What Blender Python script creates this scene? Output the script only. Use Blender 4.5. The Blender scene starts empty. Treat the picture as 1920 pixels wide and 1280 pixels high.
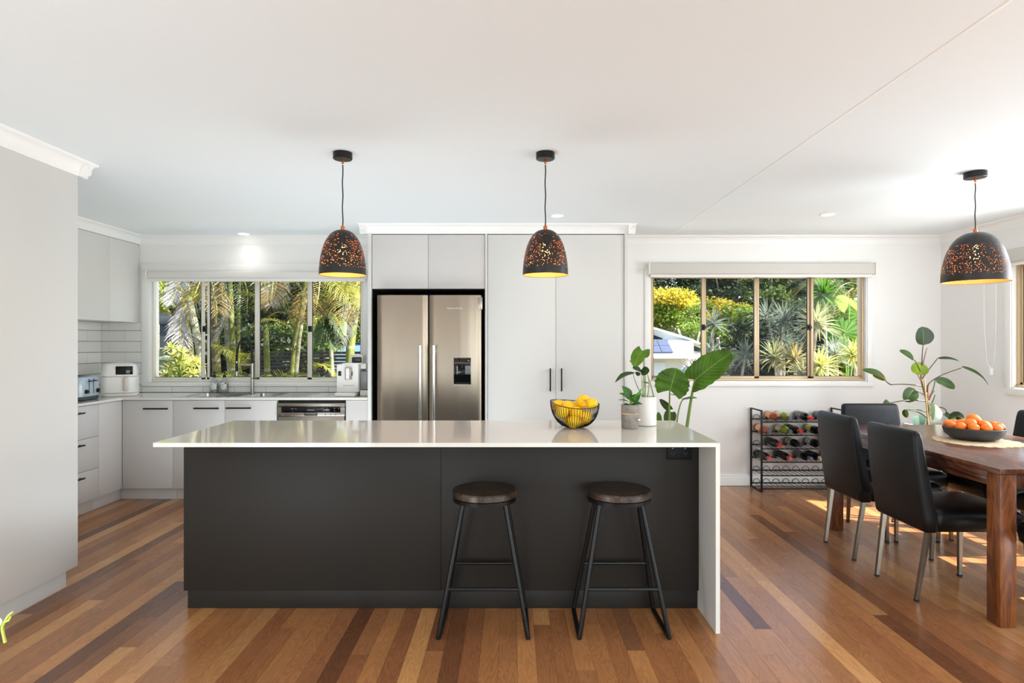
import bpy, bmesh, math, random
from mathutils import Vector, Matrix, noise
random.seed(7)
PI = math.pi
SC = bpy.context.scene
COL = SC.collection
F = 1140.0            # focal length in pixels of the 1920 px wide frame
CH = 1.365            # camera height
HZ = 645.0            # horizon row
# ---------------------------------------------------------------- camera, world, sun, area lights, exposure
cam_d = bpy.data.cameras.new('camera'); cam = bpy.data.objects.new('camera', cam_d); COL.objects.link(cam)
cam.location = (0, 0, CH); cam.rotation_euler = (PI/2, 0, 0)
cam_d.sensor_width = 36; cam_d.lens = F/1920*36; cam_d.shift_y = (HZ-640)/1920; cam_d.clip_start = .05; cam_d.clip_end = 400
SC.camera = cam
SC.view_settings.view_transform = 'Standard'; SC.view_settings.look = 'None'
SC.view_settings.gamma = 1; SC.view_settings.use_curve_mapping = False
SC.view_settings.exposure = 0.38
w = bpy.data.worlds.new('sky'); SC.world = w; w.use_nodes = True
nt = w.node_tree; bg = nt.nodes['Background']
sky = nt.nodes.new('ShaderNodeTexSky'); sky.sky_type = 'NISHITA'; sky.sun_disc = False
sky.sun_elevation = math.radians(50); sky.sun_rotation = math.radians(100)
sky.air_density = 1.0; sky.dust_density = 1.5
nt.links.new(sky.outputs[0], bg.inputs[0]); bg.inputs[1].default_value = 0.45
SUN_DIR = Vector((-.824, .20, -1)).normalized()
sd = bpy.data.lights.new('sun', 'SUN'); sd.energy = 19.0; sd.angle = math.radians(.6); sd.color = (1, .97, .92)
so = bpy.data.objects.new('sun', sd); COL.objects.link(so)
so.rotation_euler = SUN_DIR.to_track_quat('-Z', 'Y').to_euler(); so.location = (8, -2, 10)
def area(name, loc, size, direction, power, color=(1, 1, 1)):
    d = bpy.data.lights.new(name, 'AREA'); d.shape = 'RECTANGLE'; d.size, d.size_y = size; d.energy = power; d.color = color
    o = bpy.data.objects.new(name, d); COL.objects.link(o); o.location = loc
    o.rotation_euler = Vector(direction).to_track_quat('-Z', 'Z').to_euler()
    return o
# added unseen fill lights standing in for daylight from behind and both sides
area('fill_rear_right', (1.7, -3.42, 1.2), (3.2, 2.2), (0, 1, .1), 64, (.80, .925, 1))
area('fill_rear_left', (-3.35, -3.42, 1.45), (.5, 1.5), (.1, 1, .1), 14, (.9, .95, 1))
area('fill_left', (-3.9, -.6, 1.45), (1.8, 1.3), (1, .1, -.15), 80, (.80, .925, 1))
area('fill_right', (4.1, -.8, 1.25), (2.2, 2.0), (-1, .3, .1), 38, (.85, .93, 1))
area('fill_side_window', (4.05, 3.75, 1.55), (1.8, .95), (-1, 0, .05), 46, (.88, .95, 1))
# added unseen fill panels, one behind the island, aimed up to brighten the ceiling
area('fill_panel', (.1, -1.6, .5), (4.6, 1.2), (0, 1.6, 1), 12, (.80, .925, 1))
area('fill_panel_right', (3.55, 1.5, .5), (.9, 1.8), (-.45, 1.9, 1), 26, (.80, .925, 1))
area('fill_panel_left', (-1.75, .75, .45), (1.1, .9), (-.1, 1.9, 1), 18, (.80, .925, 1))
area('fill_panel_aisle', (-1.15, 4.5, .12), (2.2, 1.1), (0, 0, 1), 27, (.84, .94, 1))
SC.cycles.diffuse_bounces = 6
# ---------------------------------------------------------------- helpers
def at(px, py, Y): return Vector(((px-960)*Y/F, Y, CH-(py-HZ)*Y/F))
def onz(px, py, z=0.0):
    s = (py-HZ)/(CH-z); return Vector(((px-960)/s, F/s, z))
def lin(c):
    return tuple(((v/255)/12.92 if v/255 <= .04045 else ((v/255+.055)/1.055)**2.4) for v in c)
MATS = {}
def mat(name, rgb, rough=.5, metal=0, bump=0, bscale=60, vary=0, vscale=8, coat=0, trans=0, spec=.5, sss=0, emit=None, estr=0, stretch=None, translucent=0):
    if name in MATS: return MATS[name]
    m = bpy.data.materials.new(name); m.use_nodes = True; MATS[name] = m
    nt = m.node_tree; b = nt.nodes['Principled BSDF']; c = lin(rgb)
    b.inputs['Base Color'].default_value = (*c, 1); b.inputs['Roughness'].default_value = rough
    b.inputs['Metallic'].default_value = metal; b.inputs['Specular IOR Level'].default_value = spec
    b.inputs['Coat Weight'].default_value = coat; b.inputs['Transmission Weight'].default_value = trans
    if emit: b.inputs['Emission Color'].default_value = (*lin(emit), 1); b.inputs['Emission Strength'].default_value = estr
    if bump or vary:
        tc = nt.nodes.new('ShaderNodeTexCoord'); mp = nt.nodes.new('ShaderNodeMapping')
        nt.links.new(tc.outputs['Object'], mp.inputs[0])
        if stretch: mp.inputs['Scale'].default_value = stretch
    if vary:
        n = nt.nodes.new('ShaderNodeTexNoise'); n.inputs['Scale'].default_value = vscale; n.inputs['Detail'].default_value = 5
        nt.links.new(mp.outputs[0], n.inputs[0])
        r = nt.nodes.new('ShaderNodeMapRange'); r.inputs[1].default_value = .3; r.inputs[2].default_value = .7
        r.inputs[3].default_value = 1-vary; r.inputs[4].default_value = 1+vary
        nt.links.new(n.outputs[0], r.inputs[0])
        mx = nt.nodes.new('ShaderNodeVectorMath'); mx.operation = 'SCALE'; mx.inputs[0].default_value = c
        nt.links.new(r.outputs[0], mx.inputs['Scale']); nt.links.new(mx.outputs[0], b.inputs['Base Color'])
    if bump:
        n2 = nt.nodes.new('ShaderNodeTexNoise'); n2.inputs['Scale'].default_value = bscale; n2.inputs['Detail'].default_value = 4
        nt.links.new(mp.outputs[0], n2.inputs[0])
        bp = nt.nodes.new('ShaderNodeBump'); bp.inputs['Strength'].default_value = bump; bp.inputs['Distance'].default_value = .002
        nt.links.new(n2.outputs[0], bp.inputs['Height']); nt.links.new(bp.outputs[0], b.inputs['Normal'])
    if translucent:
        out = nt.nodes['Material Output']; t = nt.nodes.new('ShaderNodeBsdfTranslucent')
        t.inputs[0].default_value = (min(1, c[0]*1.5), min(1, c[1]*1.5), c[2]*.8, 1)
        mxs = nt.nodes.new('ShaderNodeMixShader'); mxs.inputs[0].default_value = translucent
        nt.links.new(b.outputs[0], mxs.inputs[1]); nt.links.new(t.outputs[0], mxs.inputs[2]); nt.links.new(mxs.outputs[0], out.inputs[0])
    return m
def tag(o, label=None, cat=None, group=None, kind=None):
    if label: o['label'] = label
    if cat: o['category'] = cat
    if group: o['group'] = group
    if kind: o['kind'] = kind
    return o
def thing(name, label, cat, loc=(0, 0, 0), rz=0, group=None):
    o = bpy.data.objects.new(name, None); COL.objects.link(o); o.location = loc; o.rotation_euler = (0, 0, rz)
    o.empty_display_size = .1
    return tag(o, label, cat, group)
def origin(o):
    v = Vector((0, 0, 0))
    while o is not None: v += o.location; o = o.parent
    return v
class MB:
    def __init__(s): s.b = bmesh.new(); s.mi = 0
    def _mark(s): return len(s.b.faces)
    def box(s, a, c, bev=0, seg=2, M=None):
        a = Vector(a); c = Vector(c)
        r = bmesh.ops.create_cube(s.b, size=1); vs = r['verts']
        for v in vs: v.co = Vector(((a.x+c.x)/2+v.co.x*(c.x-a.x), (a.y+c.y)/2+v.co.y*(c.y-a.y), (a.z+c.z)/2+v.co.z*(c.z-a.z)))
        if bev:
            es = list({e for v in vs for e in v.link_edges})
            rr = bmesh.ops.bevel(s.b, geom=es, offset=bev, segments=seg, affect='EDGES', profile=.5, clamp_overlap=True)
            vs = list({v for f in rr['faces'] for v in f.verts} | {v for v in vs if v.is_valid})
        if M is not None:
            for v in vs: v.co = M @ v.co
        if s.mi:
            for f in {f for v in vs for f in v.link_faces}: f.material_index = s.mi
        return s
    def ring(s, pts): return [s.b.verts.new(p) for p in pts]
    def face(s, vs):
        try:
            f = s.b.faces.new(vs); f.material_index = s.mi; return f
        except ValueError: return None
    def quad(s, *pts): return s.face([s.b.verts.new(p) for p in pts])
    def loft(s, rings, cap0=True, cap1=True, close=True):
        R = [s.ring(r) for r in rings]; n = len(R[0])
        for i in range(len(R)-1):
            for j in range(n if close else n-1):
                k = (j+1) % n; s.face((R[i][j], R[i][k], R[i+1][k], R[i+1][j]))
        if cap0: s.face(R[0][::-1])
        if cap1: s.face(R[-1])
        return s
    def lathe(s, prof, n=32, c=(0, 0, 0), cap0=False, cap1=False):
        c = Vector(c)
        return s.loft([[c+Vector((r*math.cos(2*PI*j/n), r*math.sin(2*PI*j/n), z)) for j in range(n)] for r, z in prof], cap0, cap1)
    def cyl(s, p, q, r, r2=None, n=12, cap=True):
        return s.tube([p, q], [r, r if r2 is None else r2], n, cap)
    def tube(s, pts, r, n=8, cap=True, closed=False):
        P = [Vector(p) for p in pts]; m = len(P)
        if not hasattr(r, '__len__'): r = [r]*m
        T = []
        for i in range(m):
            if closed: t = P[(i+1) % m]-P[i-1]
            else: t = P[min(i+1, m-1)]-P[max(i-1, 0)]
            T.append(t.normalized())
        u = T[0].orthogonal().normalized(); rings = []
        for i in range(m):
            u = (u-T[i]*u.dot(T[i])); u = u.normalized() if u.length > 1e-6 else T[i].orthogonal().normalized()
            v = T[i].cross(u)
            rings.append([P[i]+(u*math.cos(2*PI*j/n)+v*math.sin(2*PI*j/n))*r[i] for j in range(n)])
        if closed:
            R = [s.ring(q) for q in rings]
            for i in range(m):
                k = (i+1) % m
                for j in range(n): s.face((R[i][j], R[i][(j+1) % n], R[k][(j+1) % n], R[k][j]))
            return s
        return s.loft(rings, cap, cap)
    def prism(s, poly, axis, a, b):
        f = {'x': lambda p, t: (t, p[0], p[1]), 'y': lambda p, t: (p[0], t, p[1]), 'z': lambda p, t: (p[0], p[1], t)}[axis]
        return s.loft([[f(p, a) for p in poly], [f(p, b) for p in poly]])
    def sphere(s, c, r, sc=(1, 1, 1), n=16, m=10):
        c = Vector(c); rings = []
        for i in range(m+1):
            a = PI*i/m; q = max(math.sin(a), .02)
            rings.append([c+Vector((r*sc[0]*q*math.cos(2*PI*j/n), r*sc[1]*q*math.sin(2*PI*j/n), -r*sc[2]*math.cos(a))) for j in range(n)])
        return s.loft(rings)
    def rr(s, sections, n=5):
        """loft of rounded rectangles: (z, cx, cy, hx, hy, r)"""
        return s.loft([[(x, y, z) for x, y in rrect(cx, cy, hx, hy, r, n)] for z, cx, cy, hx, hy, r in sections])
    def build(s, name, m, parent=None, world=False, smooth=True, ang=32, label=None, kind=None, fix=True):
        me = bpy.data.meshes.new(name)
        if fix: bmesh.ops.recalc_face_normals(s.b, faces=s.b.faces)
        s.b.to_mesh(me); s.b.free()
        for q in (m if isinstance(m, (list, tuple)) else [m]): me.materials.append(q)
        if smooth:
            me.shade_smooth()
            if ang: me.set_sharp_from_angle(angle=math.radians(ang))
        o = bpy.data.objects.new(name, me); COL.objects.link(o)
        if parent is not None:
            o.parent = parent
            if world: me.transform(Matrix.Translation(-origin(parent)))
        return tag(o, label, kind=kind)
def rrect(cx, cy, hx, hy, r, n=5):
    r = min(r, hx, hy); o = []
    for qx, qy, a0 in ((1, 1, 0), (-1, 1, PI/2), (-1, -1, PI), (1, -1, 1.5*PI)):
        for k in range(n):
            a = a0+PI/2*k/(n-1); o.append((cx+qx*(hx-r)+r*math.cos(a), cy+qy*(hy-r)+r*math.sin(a)))
    return o
def bx(name, a, c, m, parent=None, bev=.002, world=True, label=None, kind=None, seg=2):
    return MB().box(a, c, bev, seg).build(name, m, parent, world, label=label, kind=kind)
def copy_tree(o, parent=None):
    c = o.copy(); COL.objects.link(c); c.parent = parent
    for ch in list(o.children): copy_tree(ch, c)
    return c
def bez(p0, p1, p2, n=8):
    p0, p1, p2 = Vector(p0), Vector(p1), Vector(p2)
    return [(1-t)**2*p0+2*t*(1-t)*p1+t*t*p2 for t in [i/n for i in range(n+1)]]
# ---------------------------------------------------------------- materials
M_wall = mat('wall_paint', (236, 234, 231), .75, bump=.05, bscale=300)
M_ceil = mat('ceiling_paint', (230, 235, 237), .85)
M_trim = mat('gloss_white_trim', (240, 239, 236), .35)
M_lam = mat('warm_grey_laminate', (205, 201, 198), .42, bump=.03, bscale=400)
M_lam_end = mat('light_grey_laminate', (214, 212, 208), .45, bump=.03, bscale=400)
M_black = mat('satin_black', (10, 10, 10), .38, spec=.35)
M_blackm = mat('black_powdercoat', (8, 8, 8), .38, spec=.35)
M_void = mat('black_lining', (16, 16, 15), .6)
M_char = mat('charcoal_laminate', (40, 36, 32), .5, bump=.05, bscale=500, spec=.25)
M_steel = mat('stainless_sink', (190, 190, 188), .25, metal=1)
M_brush = mat('brushed_tap', (176, 172, 164), .28, metal=1)
M_chrome = mat('satin_chrome', (128, 118, 106), .26, metal=1)
M_alum1 = mat('pale_champagne_aluminium', (234, 228, 216), .4, metal=.1)
M_alum2 = mat('champagne_aluminium', (200, 176, 142), .4, metal=.25)
M_fabric = mat('blind_fabric', (205, 201, 194), .9, bump=.2, bscale=900)
M_white = mat('white_plastic', (236, 234, 230), .3)
M_whitem = mat('matt_white_ceramic', (232, 230, 226), .55)
M_tile = mat('white_gloss_tile', (232, 231, 227), .12, coat=.3, bump=.06, bscale=12)
M_grout = mat('dark_grout', (52, 50, 48), .9)
M_copper = mat('copper', (214, 120, 70), .25, metal=1)
M_soil = mat('soil', (50, 38, 28), .95, bump=.6, bscale=120, vary=.3)
def m_stone():
    m = mat('white_engineered_stone', (220, 216, 208), .09, coat=.2, vary=.015, vscale=120)
    return m
M_stone = m_stone()
def node_mat(name):
    m = bpy.data.materials.new(name); m.use_nodes = True; MATS[name] = m
    return m, m.node_tree, m.node_tree.nodes['Principled BSDF'], m.node_tree.nodes['Material Output']
def ramp(nt, fac, stops, interp='LINEAR'):
    r = nt.nodes.new('ShaderNodeValToRGB'); r.color_ramp.interpolation = interp
    e = r.color_ramp.elements
    while len(e) < len(stops): e.new(.5)
    for k, (p, c) in enumerate(stops): e[k].position = p; e[k].color = (*lin(c), 1) if max(c) > 1 else (*c, 1)
    nt.links.new(fac, r.inputs[0]); return r.outputs[0]
def math_n(nt, op, a, b=None, c=None):
    n = nt.nodes.new('ShaderNodeMath'); n.operation = op
    for i, v in enumerate((a, b, c)):
        if v is None: continue
        if isinstance(v, (int, float)): n.inputs[i].default_value = v
        else: nt.links.new(v, n.inputs[i])
    return n.outputs[0]
def m_floor():
    m, nt, b, out = node_mat('spotted_gum_boards'); N = nt.nodes.new; L = nt.links.new
    oi = N('ShaderNodeObjectInfo'); ge = N('ShaderNodeNewGeometry')
    rnd = math_n(nt, 'FRACT', math_n(nt, 'ADD', oi.outputs['Random'], math_n(nt, 'MULTIPLY', ge.outputs['Random Per Island'], 7.31)))
    base = ramp(nt, rnd, [(0, (100, 62, 40)), (.14, (140, 90, 56)), (.4, (158, 106, 64)), (.6, (176, 122, 74)), (.8, (146, 96, 60)), (.92, (196, 142, 88)), (1, (114, 74, 50))])
    cx = N('ShaderNodeCombineXYZ'); L(math_n(nt, 'MULTIPLY', rnd, 91.0), cx.inputs[0]); L(math_n(nt, 'MULTIPLY', rnd, 47.0), cx.inputs[1]); L(math_n(nt, 'MULTIPLY', rnd, 13.0), cx.inputs[2])
    ad = N('ShaderNodeVectorMath'); ad.operation = 'ADD'; L(ge.outputs['Position'], ad.inputs[0]); L(cx.outputs[0], ad.inputs[1])
    mp = N('ShaderNodeMapping'); mp.inputs['Scale'].default_value = (9, 1.3, 1); L(ad.outputs[0], mp.inputs[0])
    n1 = N('ShaderNodeTexNoise'); n1.inputs['Scale'].default_value = 1.6; n1.inputs['Detail'].default_value = 2; n1.inputs['Distortion'].default_value = .6; L(mp.outputs[0], n1.inputs[0])
    rings = math_n(nt, 'SINE', math_n(nt, 'MULTIPLY', n1.outputs[0], 95.0))
    mp2 = N('ShaderNodeMapping'); mp2.inputs['Scale'].default_value = (150, 1.6, 1); L(ad.outputs[0], mp2.inputs[0])
    n2 = N('ShaderNodeTexNoise'); n2.inputs['Scale'].default_value = 1; n2.inputs['Detail'].default_value = 4; L(mp2.outputs[0], n2.inputs[0])
    f = math_n(nt, 'ADD', math_n(nt, 'MULTIPLY', rings, .10), math_n(nt, 'MULTIPLY_ADD', n2.outputs[0], .14, .91))
    n3 = N('ShaderNodeTexNoise'); n3.inputs['Scale'].default_value = 2.2; L(ad.outputs[0], n3.inputs[0])
    f = math_n(nt, 'MULTIPLY', f, math_n(nt, 'MULTIPLY_ADD', n3.outputs[0], .4, .8))
    sc = N('ShaderNodeVectorMath'); sc.operation = 'SCALE'; L(base, sc.inputs[0]); L(f, sc.inputs['Scale']); L(sc.outputs[0], b.inputs['Base Color'])
    b.inputs['Roughness'].default_value = .24
    L(math_n(nt, 'MULTIPLY_ADD', n3.outputs[0], .12, .18), b.inputs['Roughness'])
    b.inputs['Coat Weight'].default_value = .08; b.inputs['Coat Roughness'].default_value = .16; b.inputs['Specular IOR Level'].default_value = .42
    bp = N('ShaderNodeBump'); bp.inputs['Strength'].default_value = .07; bp.inputs['Distance'].default_value = .001; L(n2.outputs[0], bp.inputs['Height']); L(bp.outputs[0], b.inputs['Normal'])
    return m
M_floor = m_floor()
def m_wood(name, dark, mid, light, scale, rough, coat=.3):
    m, nt, b, out = node_mat(name); N = nt.nodes.new; L = nt.links.new
    tc = N('ShaderNodeTexCoord'); mp = N('ShaderNodeMapping'); mp.inputs['Scale'].default_value = scale; L(tc.outputs['Object'], mp.inputs[0])
    n1 = N('ShaderNodeTexNoise'); n1.inputs['Scale'].default_value = 1.5; n1.inputs['Detail'].default_value = 3; n1.inputs['Distortion'].default_value = 1.2; L(mp.outputs[0], n1.inputs[0])
    s = math_n(nt, 'MULTIPLY_ADD', math_n(nt, 'SINE', math_n(nt, 'MULTIPLY', n1.outputs[0], 60.0)), .12, n1.outputs[0])
    mp2 = N('ShaderNodeMapping'); mp2.inputs['Scale'].default_value = tuple(v*14 for v in scale); L(tc.outputs['Object'], mp2.inputs[0])
    n2 = N('ShaderNodeTexNoise'); n2.inputs['Scale'].default_value = 2; n2.inputs['Detail'].default_value = 4; L(mp2.outputs[0], n2.inputs[0])
    s = math_n(nt, 'MULTIPLY_ADD', n2.outputs[0], .35, math_n(nt, 'SUBTRACT', s, .17))
    L(ramp(nt, s, [(.25, dark), (.5, mid), (.82, light)]), b.inputs['Base Color'])
    b.inputs['Roughness'].default_value = rough; b.inputs['Coat Weight'].default_value = coat; b.inputs['Coat Roughness'].default_value = .15
    bp = N('ShaderNodeBump'); bp.inputs['Strength'].default_value = .1; bp.inputs['Distance'].default_value = .001; L(n2.outputs[0], bp.inputs['Height']); L(bp.outputs[0], b.inputs['Normal'])
    return m
M_table = m_wood('sheesham_top', (48, 24, 15), (88, 48, 30), (128, 80, 52), (5, 1, 5), .3)
M_tleg = m_wood('sheesham_leg', (56, 24, 8), (104, 52, 16), (138, 80, 32), (5, 5, 1), .4)
M_stoolseat = m_wood('dark_stool_wood', (24, 17, 12), (48, 35, 26), (88, 68, 48), (8, 2, 8), .35)
def m_glass():
    m, nt, b, out = node_mat('window_glass'); nt.nodes.remove(b)
    t = nt.nodes.new('ShaderNodeBsdfTransparent'); t.inputs[0].default_value = (.97, .985, .975, 1)
    g = nt.nodes.new('ShaderNodeBsdfGlossy'); g.inputs['Roughness'].default_value = .01
    fr = nt.nodes.new('ShaderNodeFresnel'); fr.inputs[0].default_value = 1.12
    mx = nt.nodes.new('ShaderNodeMixShader'); nt.links.new(fr.outputs[0], mx.inputs[0]); nt.links.new(t.outputs[0], mx.inputs[1]); nt.links.new(g.outputs[0], mx.inputs[2])
    nt.links.new(mx.outputs[0], out.inputs[0]); return m
M_glass = m_glass()
def m_fridge():
    m, nt, b, out = node_mat('brushed_stainless_door'); N = nt.nodes.new; L = nt.links.new
    b.inputs['Base Color'].default_value = (*lin((158, 145, 130)), 1); b.inputs['Metallic'].default_value = 1
    b.inputs['Roughness'].default_value = .3; b.inputs['Anisotropic'].default_value = .5
    tc = N('ShaderNodeTexCoord'); mp = N('ShaderNodeMapping'); mp.inputs['Scale'].default_value = (5.5, 1, .4); L(tc.outputs['Object'], mp.inputs[0])
    n = N('ShaderNodeTexNoise'); n.inputs['Scale'].default_value = 1.2; n.inputs['Detail'].default_value = 1; L(mp.outputs[0], n.inputs[0])
    bp = N('ShaderNodeBump'); bp.inputs['Strength'].default_value = .6; bp.inputs['Distance'].default_value = .02; L(n.outputs[0], bp.inputs['Height']); L(bp.outputs[0], b.inputs['Normal'])
    return m
M_fridge = m_fridge()
M_leather = mat('black_leather', (8, 8, 9), .4, bump=.4, bscale=38, spec=.28)
M_applsteel = mat('appliance_steel', (176, 168, 158), .3, metal=1)
M_dark_glass = mat('black_gloss', (10, 10, 11), .06)

def m_screen():
    m, nt, b, out = node_mat('flyscreen_mesh'); b.inputs['Base Color'].default_value = (.02, .02, .02, 1); b.inputs['Roughness'].default_value = .8
    t = nt.nodes.new('ShaderNodeBsdfTransparent'); mx = nt.nodes.new('ShaderNodeMixShader'); mx.inputs[0].default_value = .2
    nt.links.new(t.outputs[0], mx.inputs[1]); nt.links.new(b.outputs[0], mx.inputs[2]); nt.links.new(mx.outputs[0], out.inputs[0]); return m
M_screen = m_screen()
def letters(body, size, m, parent, loc, spacing=1.0, name='lettering'):
    t = bpy.data.curves.new(name, 'FONT'); t.body = body; t.size = size; t.space_character = spacing; t.align_x = 'CENTER'; t.align_y = 'CENTER'; t.extrude = .0002
    q = bpy.data.objects.new('tmp_text', t); COL.objects.link(q); bpy.context.view_layer.update()
    me = bpy.data.meshes.new_from_object(q.evaluated_get(bpy.context.evaluated_depsgraph_get())); bpy.data.objects.remove(q)
    me.materials.clear(); me.materials.append(m); o = bpy.data.objects.new(name, me); COL.objects.link(o); o.parent = parent
    o.rotation_euler = (PI/2, 0, 0); o.location = Vector(loc)-origin(parent); o['kind'] = 'stuff'; return o
# ---------------------------------------------------------------- room shell
WY = 5.873      # back wall plane
WR = 4.14       # right wall plane
WL = -3.97      # left wall plane
CZ = 2.405      # ceiling
YB = -3.5       # rear wall of the living room behind the camera
BF = 5.30       # front of the base cabinets
def S(n, o): o['kind'] = 'structure'; return o
# floor: slab and boards
floor = S('floor', bx('floor', (WL, YB, -.12), (WR, WY, -.004), mat('dark_joint', (38, 24, 16), .9), bev=0))
um = MB().box((0, 0, 0), (1, 1, 1)).build('plank', M_floor, floor)
plank_mesh = um.data; bpy.data.objects.remove(um)
boards = []
bw = .0815; rng = random.Random(11); x = WL
while x < WR-.001:
    x1 = min(x+bw, WR); y = YB+rng.uniform(-2, -.3)
    while y < WY:
        y1 = y+rng.uniform(1.1, 3.0); a = max(y, YB); b2 = min(y1, WY)
        if WY-b2 < .25: b2 = WY; y1 = WY+1
        if b2-a > .02: boards.append((x, x1, a, b2))
        y = y1
    x = x1
def proj(b):
    x0, x1, a, c = b
    a = max(a, 2.05)
    if c <= a+.02: return 0
    m_ = (a+c)/2; xs = 960+(x0+x1)/2*F/m_
    ar = 0
    for k in range(8):
        yy = a+(c-a)*(k+.5)/8; s = F/yy; u = 960+(x0+x1)/2*s; v = HZ+CH*s
        if not (0 < u < 1920 and v < 1280): continue
        if -1.69 < x0 < .96 and 3.15 < yy < 3.75: continue            # under the island
        if 345 < u < 1308 and v < 1140: continue                       # hidden by the island
        if x0 < -2.5 and yy < 3.42: continue
        if yy > 5.32 and x0 < .97: continue
        ar += (c-a)/8*(x1-x0)*s*s*s*CH/F
    return ar
boards.sort(key=proj, reverse=True)
for b_ in boards[:295]:
    o = bpy.data.objects.new('plank', plank_mesh); COL.objects.link(o); o.parent = floor
    o.location = (b_[0]+.0004, b_[2]+.0004, -.02); o.scale = (b_[1]-b_[0]-.0008, b_[3]-b_[2]-.0008, .02)
mb = MB()
for b_ in boards[295:]: mb.box((b_[0]+.0004, b_[2]+.0004, -.02), (b_[1]-.0004, b_[3]-.0004, 0))
mb.build('plank', M_floor, floor, kind='stuff', smooth=False)
S('ceiling', bx('ceiling', (WL-.1, YB-.1, CZ), (WR+.1, WY+.1, CZ+.12), M_ceil, bev=0))
# windows: rectangle (px0, py0, px1, py1) on the back wall plane
def wxz(px, py): p = at(px, py, WY); return p.x, p.z
W1 = (*wxz(281, 716.5), *wxz(681, 512)); W2 = (*wxz(1220, 714.5), *wxz(1624, 508))
W3Y = (2.75, 5.03)   # right wall window along Y
W3Z = (W2[1], W2[3])
def wall_with_holes(name, mk, u0, u1, z0, z1, holes, m):
    mb = MB(); cuts = sorted({u0, u1, *[h[0] for h in holes], *[h[2] for h in holes]})
    for a, b in zip(cuts, cuts[1:]):
        hs = sorted([h for h in holes if h[0] <= a+1e-6 and h[2] >= b-1e-6], key=lambda h: h[1]); z = z0
        for h in hs: mk(mb, a, b, z, h[1]); z = h[3]
        mk(mb, a, b, z, z1)
    return S(name, mb.build(name, m, smooth=False))
TH = .14
wall_back = wall_with_holes('wall_back', lambda mb, a, b, z0, z1: mb.box((a, WY, z0), (b, WY+TH, z1)), WL-.1, WR+.1, 0, CZ, [W1, W2], M_wall)
wall_left = wall_with_holes('wall_left', lambda mb, a, b, z0, z1: mb.box((WL-TH, a, z0), (WL, b, z1)), YB, WY, 0, CZ, [(-1.6, .8, .4, 2.1)], M_wall)
wall_right = wall_with_holes('wall_right', lambda mb, a, b, z0, z1: mb.box((WR, a, z0), (WR+TH, b, z1)), YB, WY, 0, CZ, [(-2.0, .02, .4, 2.1), (W3Y[0], W3Z[0], W3Y[1], W3Z[1])], M_wall)
wall_rear = wall_with_holes('wall_rear', lambda mb, a, b, z0, z1: mb.box((a, YB-TH, z0), (b, YB, z1)), WL-.1, WR+.1, 0, CZ, [(.1, .02, 3.3, 2.25), (-3.65, .7, -3.05, 2.2)], mat('taupe_reflected_wall', (150, 138, 124), .8))  # unseen rear wall, taupe chosen for what the fridge doors reflect
# cornices
def cornice_prof(inv=1):
    # (offset from wall, z) of a coved plaster cornice
    pts = [(0, CZ-.08), (.006, CZ-.08), (.008, CZ-.072)]
    for k in range(7):
        a = PI/2*k/6; pts.append((.012+.056*(1-math.cos(a)), CZ-.068+.056*math.sin(a)))
    pts += [(.072, CZ-.008), (.075, CZ), (0, CZ)]
    return pts
def cornice(name, kind, w, a, b, sgn, m=M_trim):
    pr = cornice_prof()
    if kind == 'x': mb = MB().prism([(w+sgn*o, z) for o, z in pr], 'x', a, b)      # runs along x, poly in (y,z)
    else: mb = MB().prism([(w+sgn*o, z) for o, z in pr], 'y', a, b)                 # runs along y, poly in (x,z)
    return S(name, mb.build(name, m, ang=40))
PX0, PX1 = at(690, 0, BF).x, at(1176, 0, BF).x     # pantry block extents
cornice('trim_1', 'x', WY, WL, PX0, -1); cornice('trim_2', 'x', WY, PX1, WR, -1)
cornice('trim_3', 'y', WR, YB, WY, -1); cornice('trim_4', 'x', BF, PX0-.07, PX1+.07, -1)
cornice('trim_5', 'y', PX1, BF-.07, WY, 1); cornice('trim_6', 'y', PX0, BF-.07, WY, -1)
UX = at(262, 0, WY).x
cornice('trim_7', 'y', UX, 3.47, WY, 1)
TX = at(146, 333, 3.475).x; TY = 3.475
cornice('trim_8', 'y', TX, YB, TY+.07, 1); cornice('trim_9', 'x', TY, WL, TX+.07, 1)
S('trim_11', bx('trim_11', (PX0+.002, BF-.002, CZ-.079), (PX1-.001, WY-.001, CZ-.001), M_trim, None, 0))   # scribe above the tall joinery
S('trim_10', bx('trim_10', (1.500, YB, CZ-.0012), (1.516, WY-.07, CZ+.001), M_trim, bev=.0006))   # ceiling sheet joint
# skirting boards
def skirt(name, kind, w, a, b, sgn):
    pr = [(0, .003), (.016, .003), (.016, .078), (.013, .086), (.009, .089), (.009, .1), (.006, .105), (0, .107)]
    mb = MB().prism([(w+sgn*o, z) for o, z in pr], kind, a, b)
    return S(name, mb.build(name, M_trim, ang=30))
skirt('baseboard_back', 'x', WY, PX1+.005, WR, -1); skirt('baseboard_right', 'y', WR, .5, WY, -1)
skirt('baseboard_left', 'y', WL, YB, 0, 1); 
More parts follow.
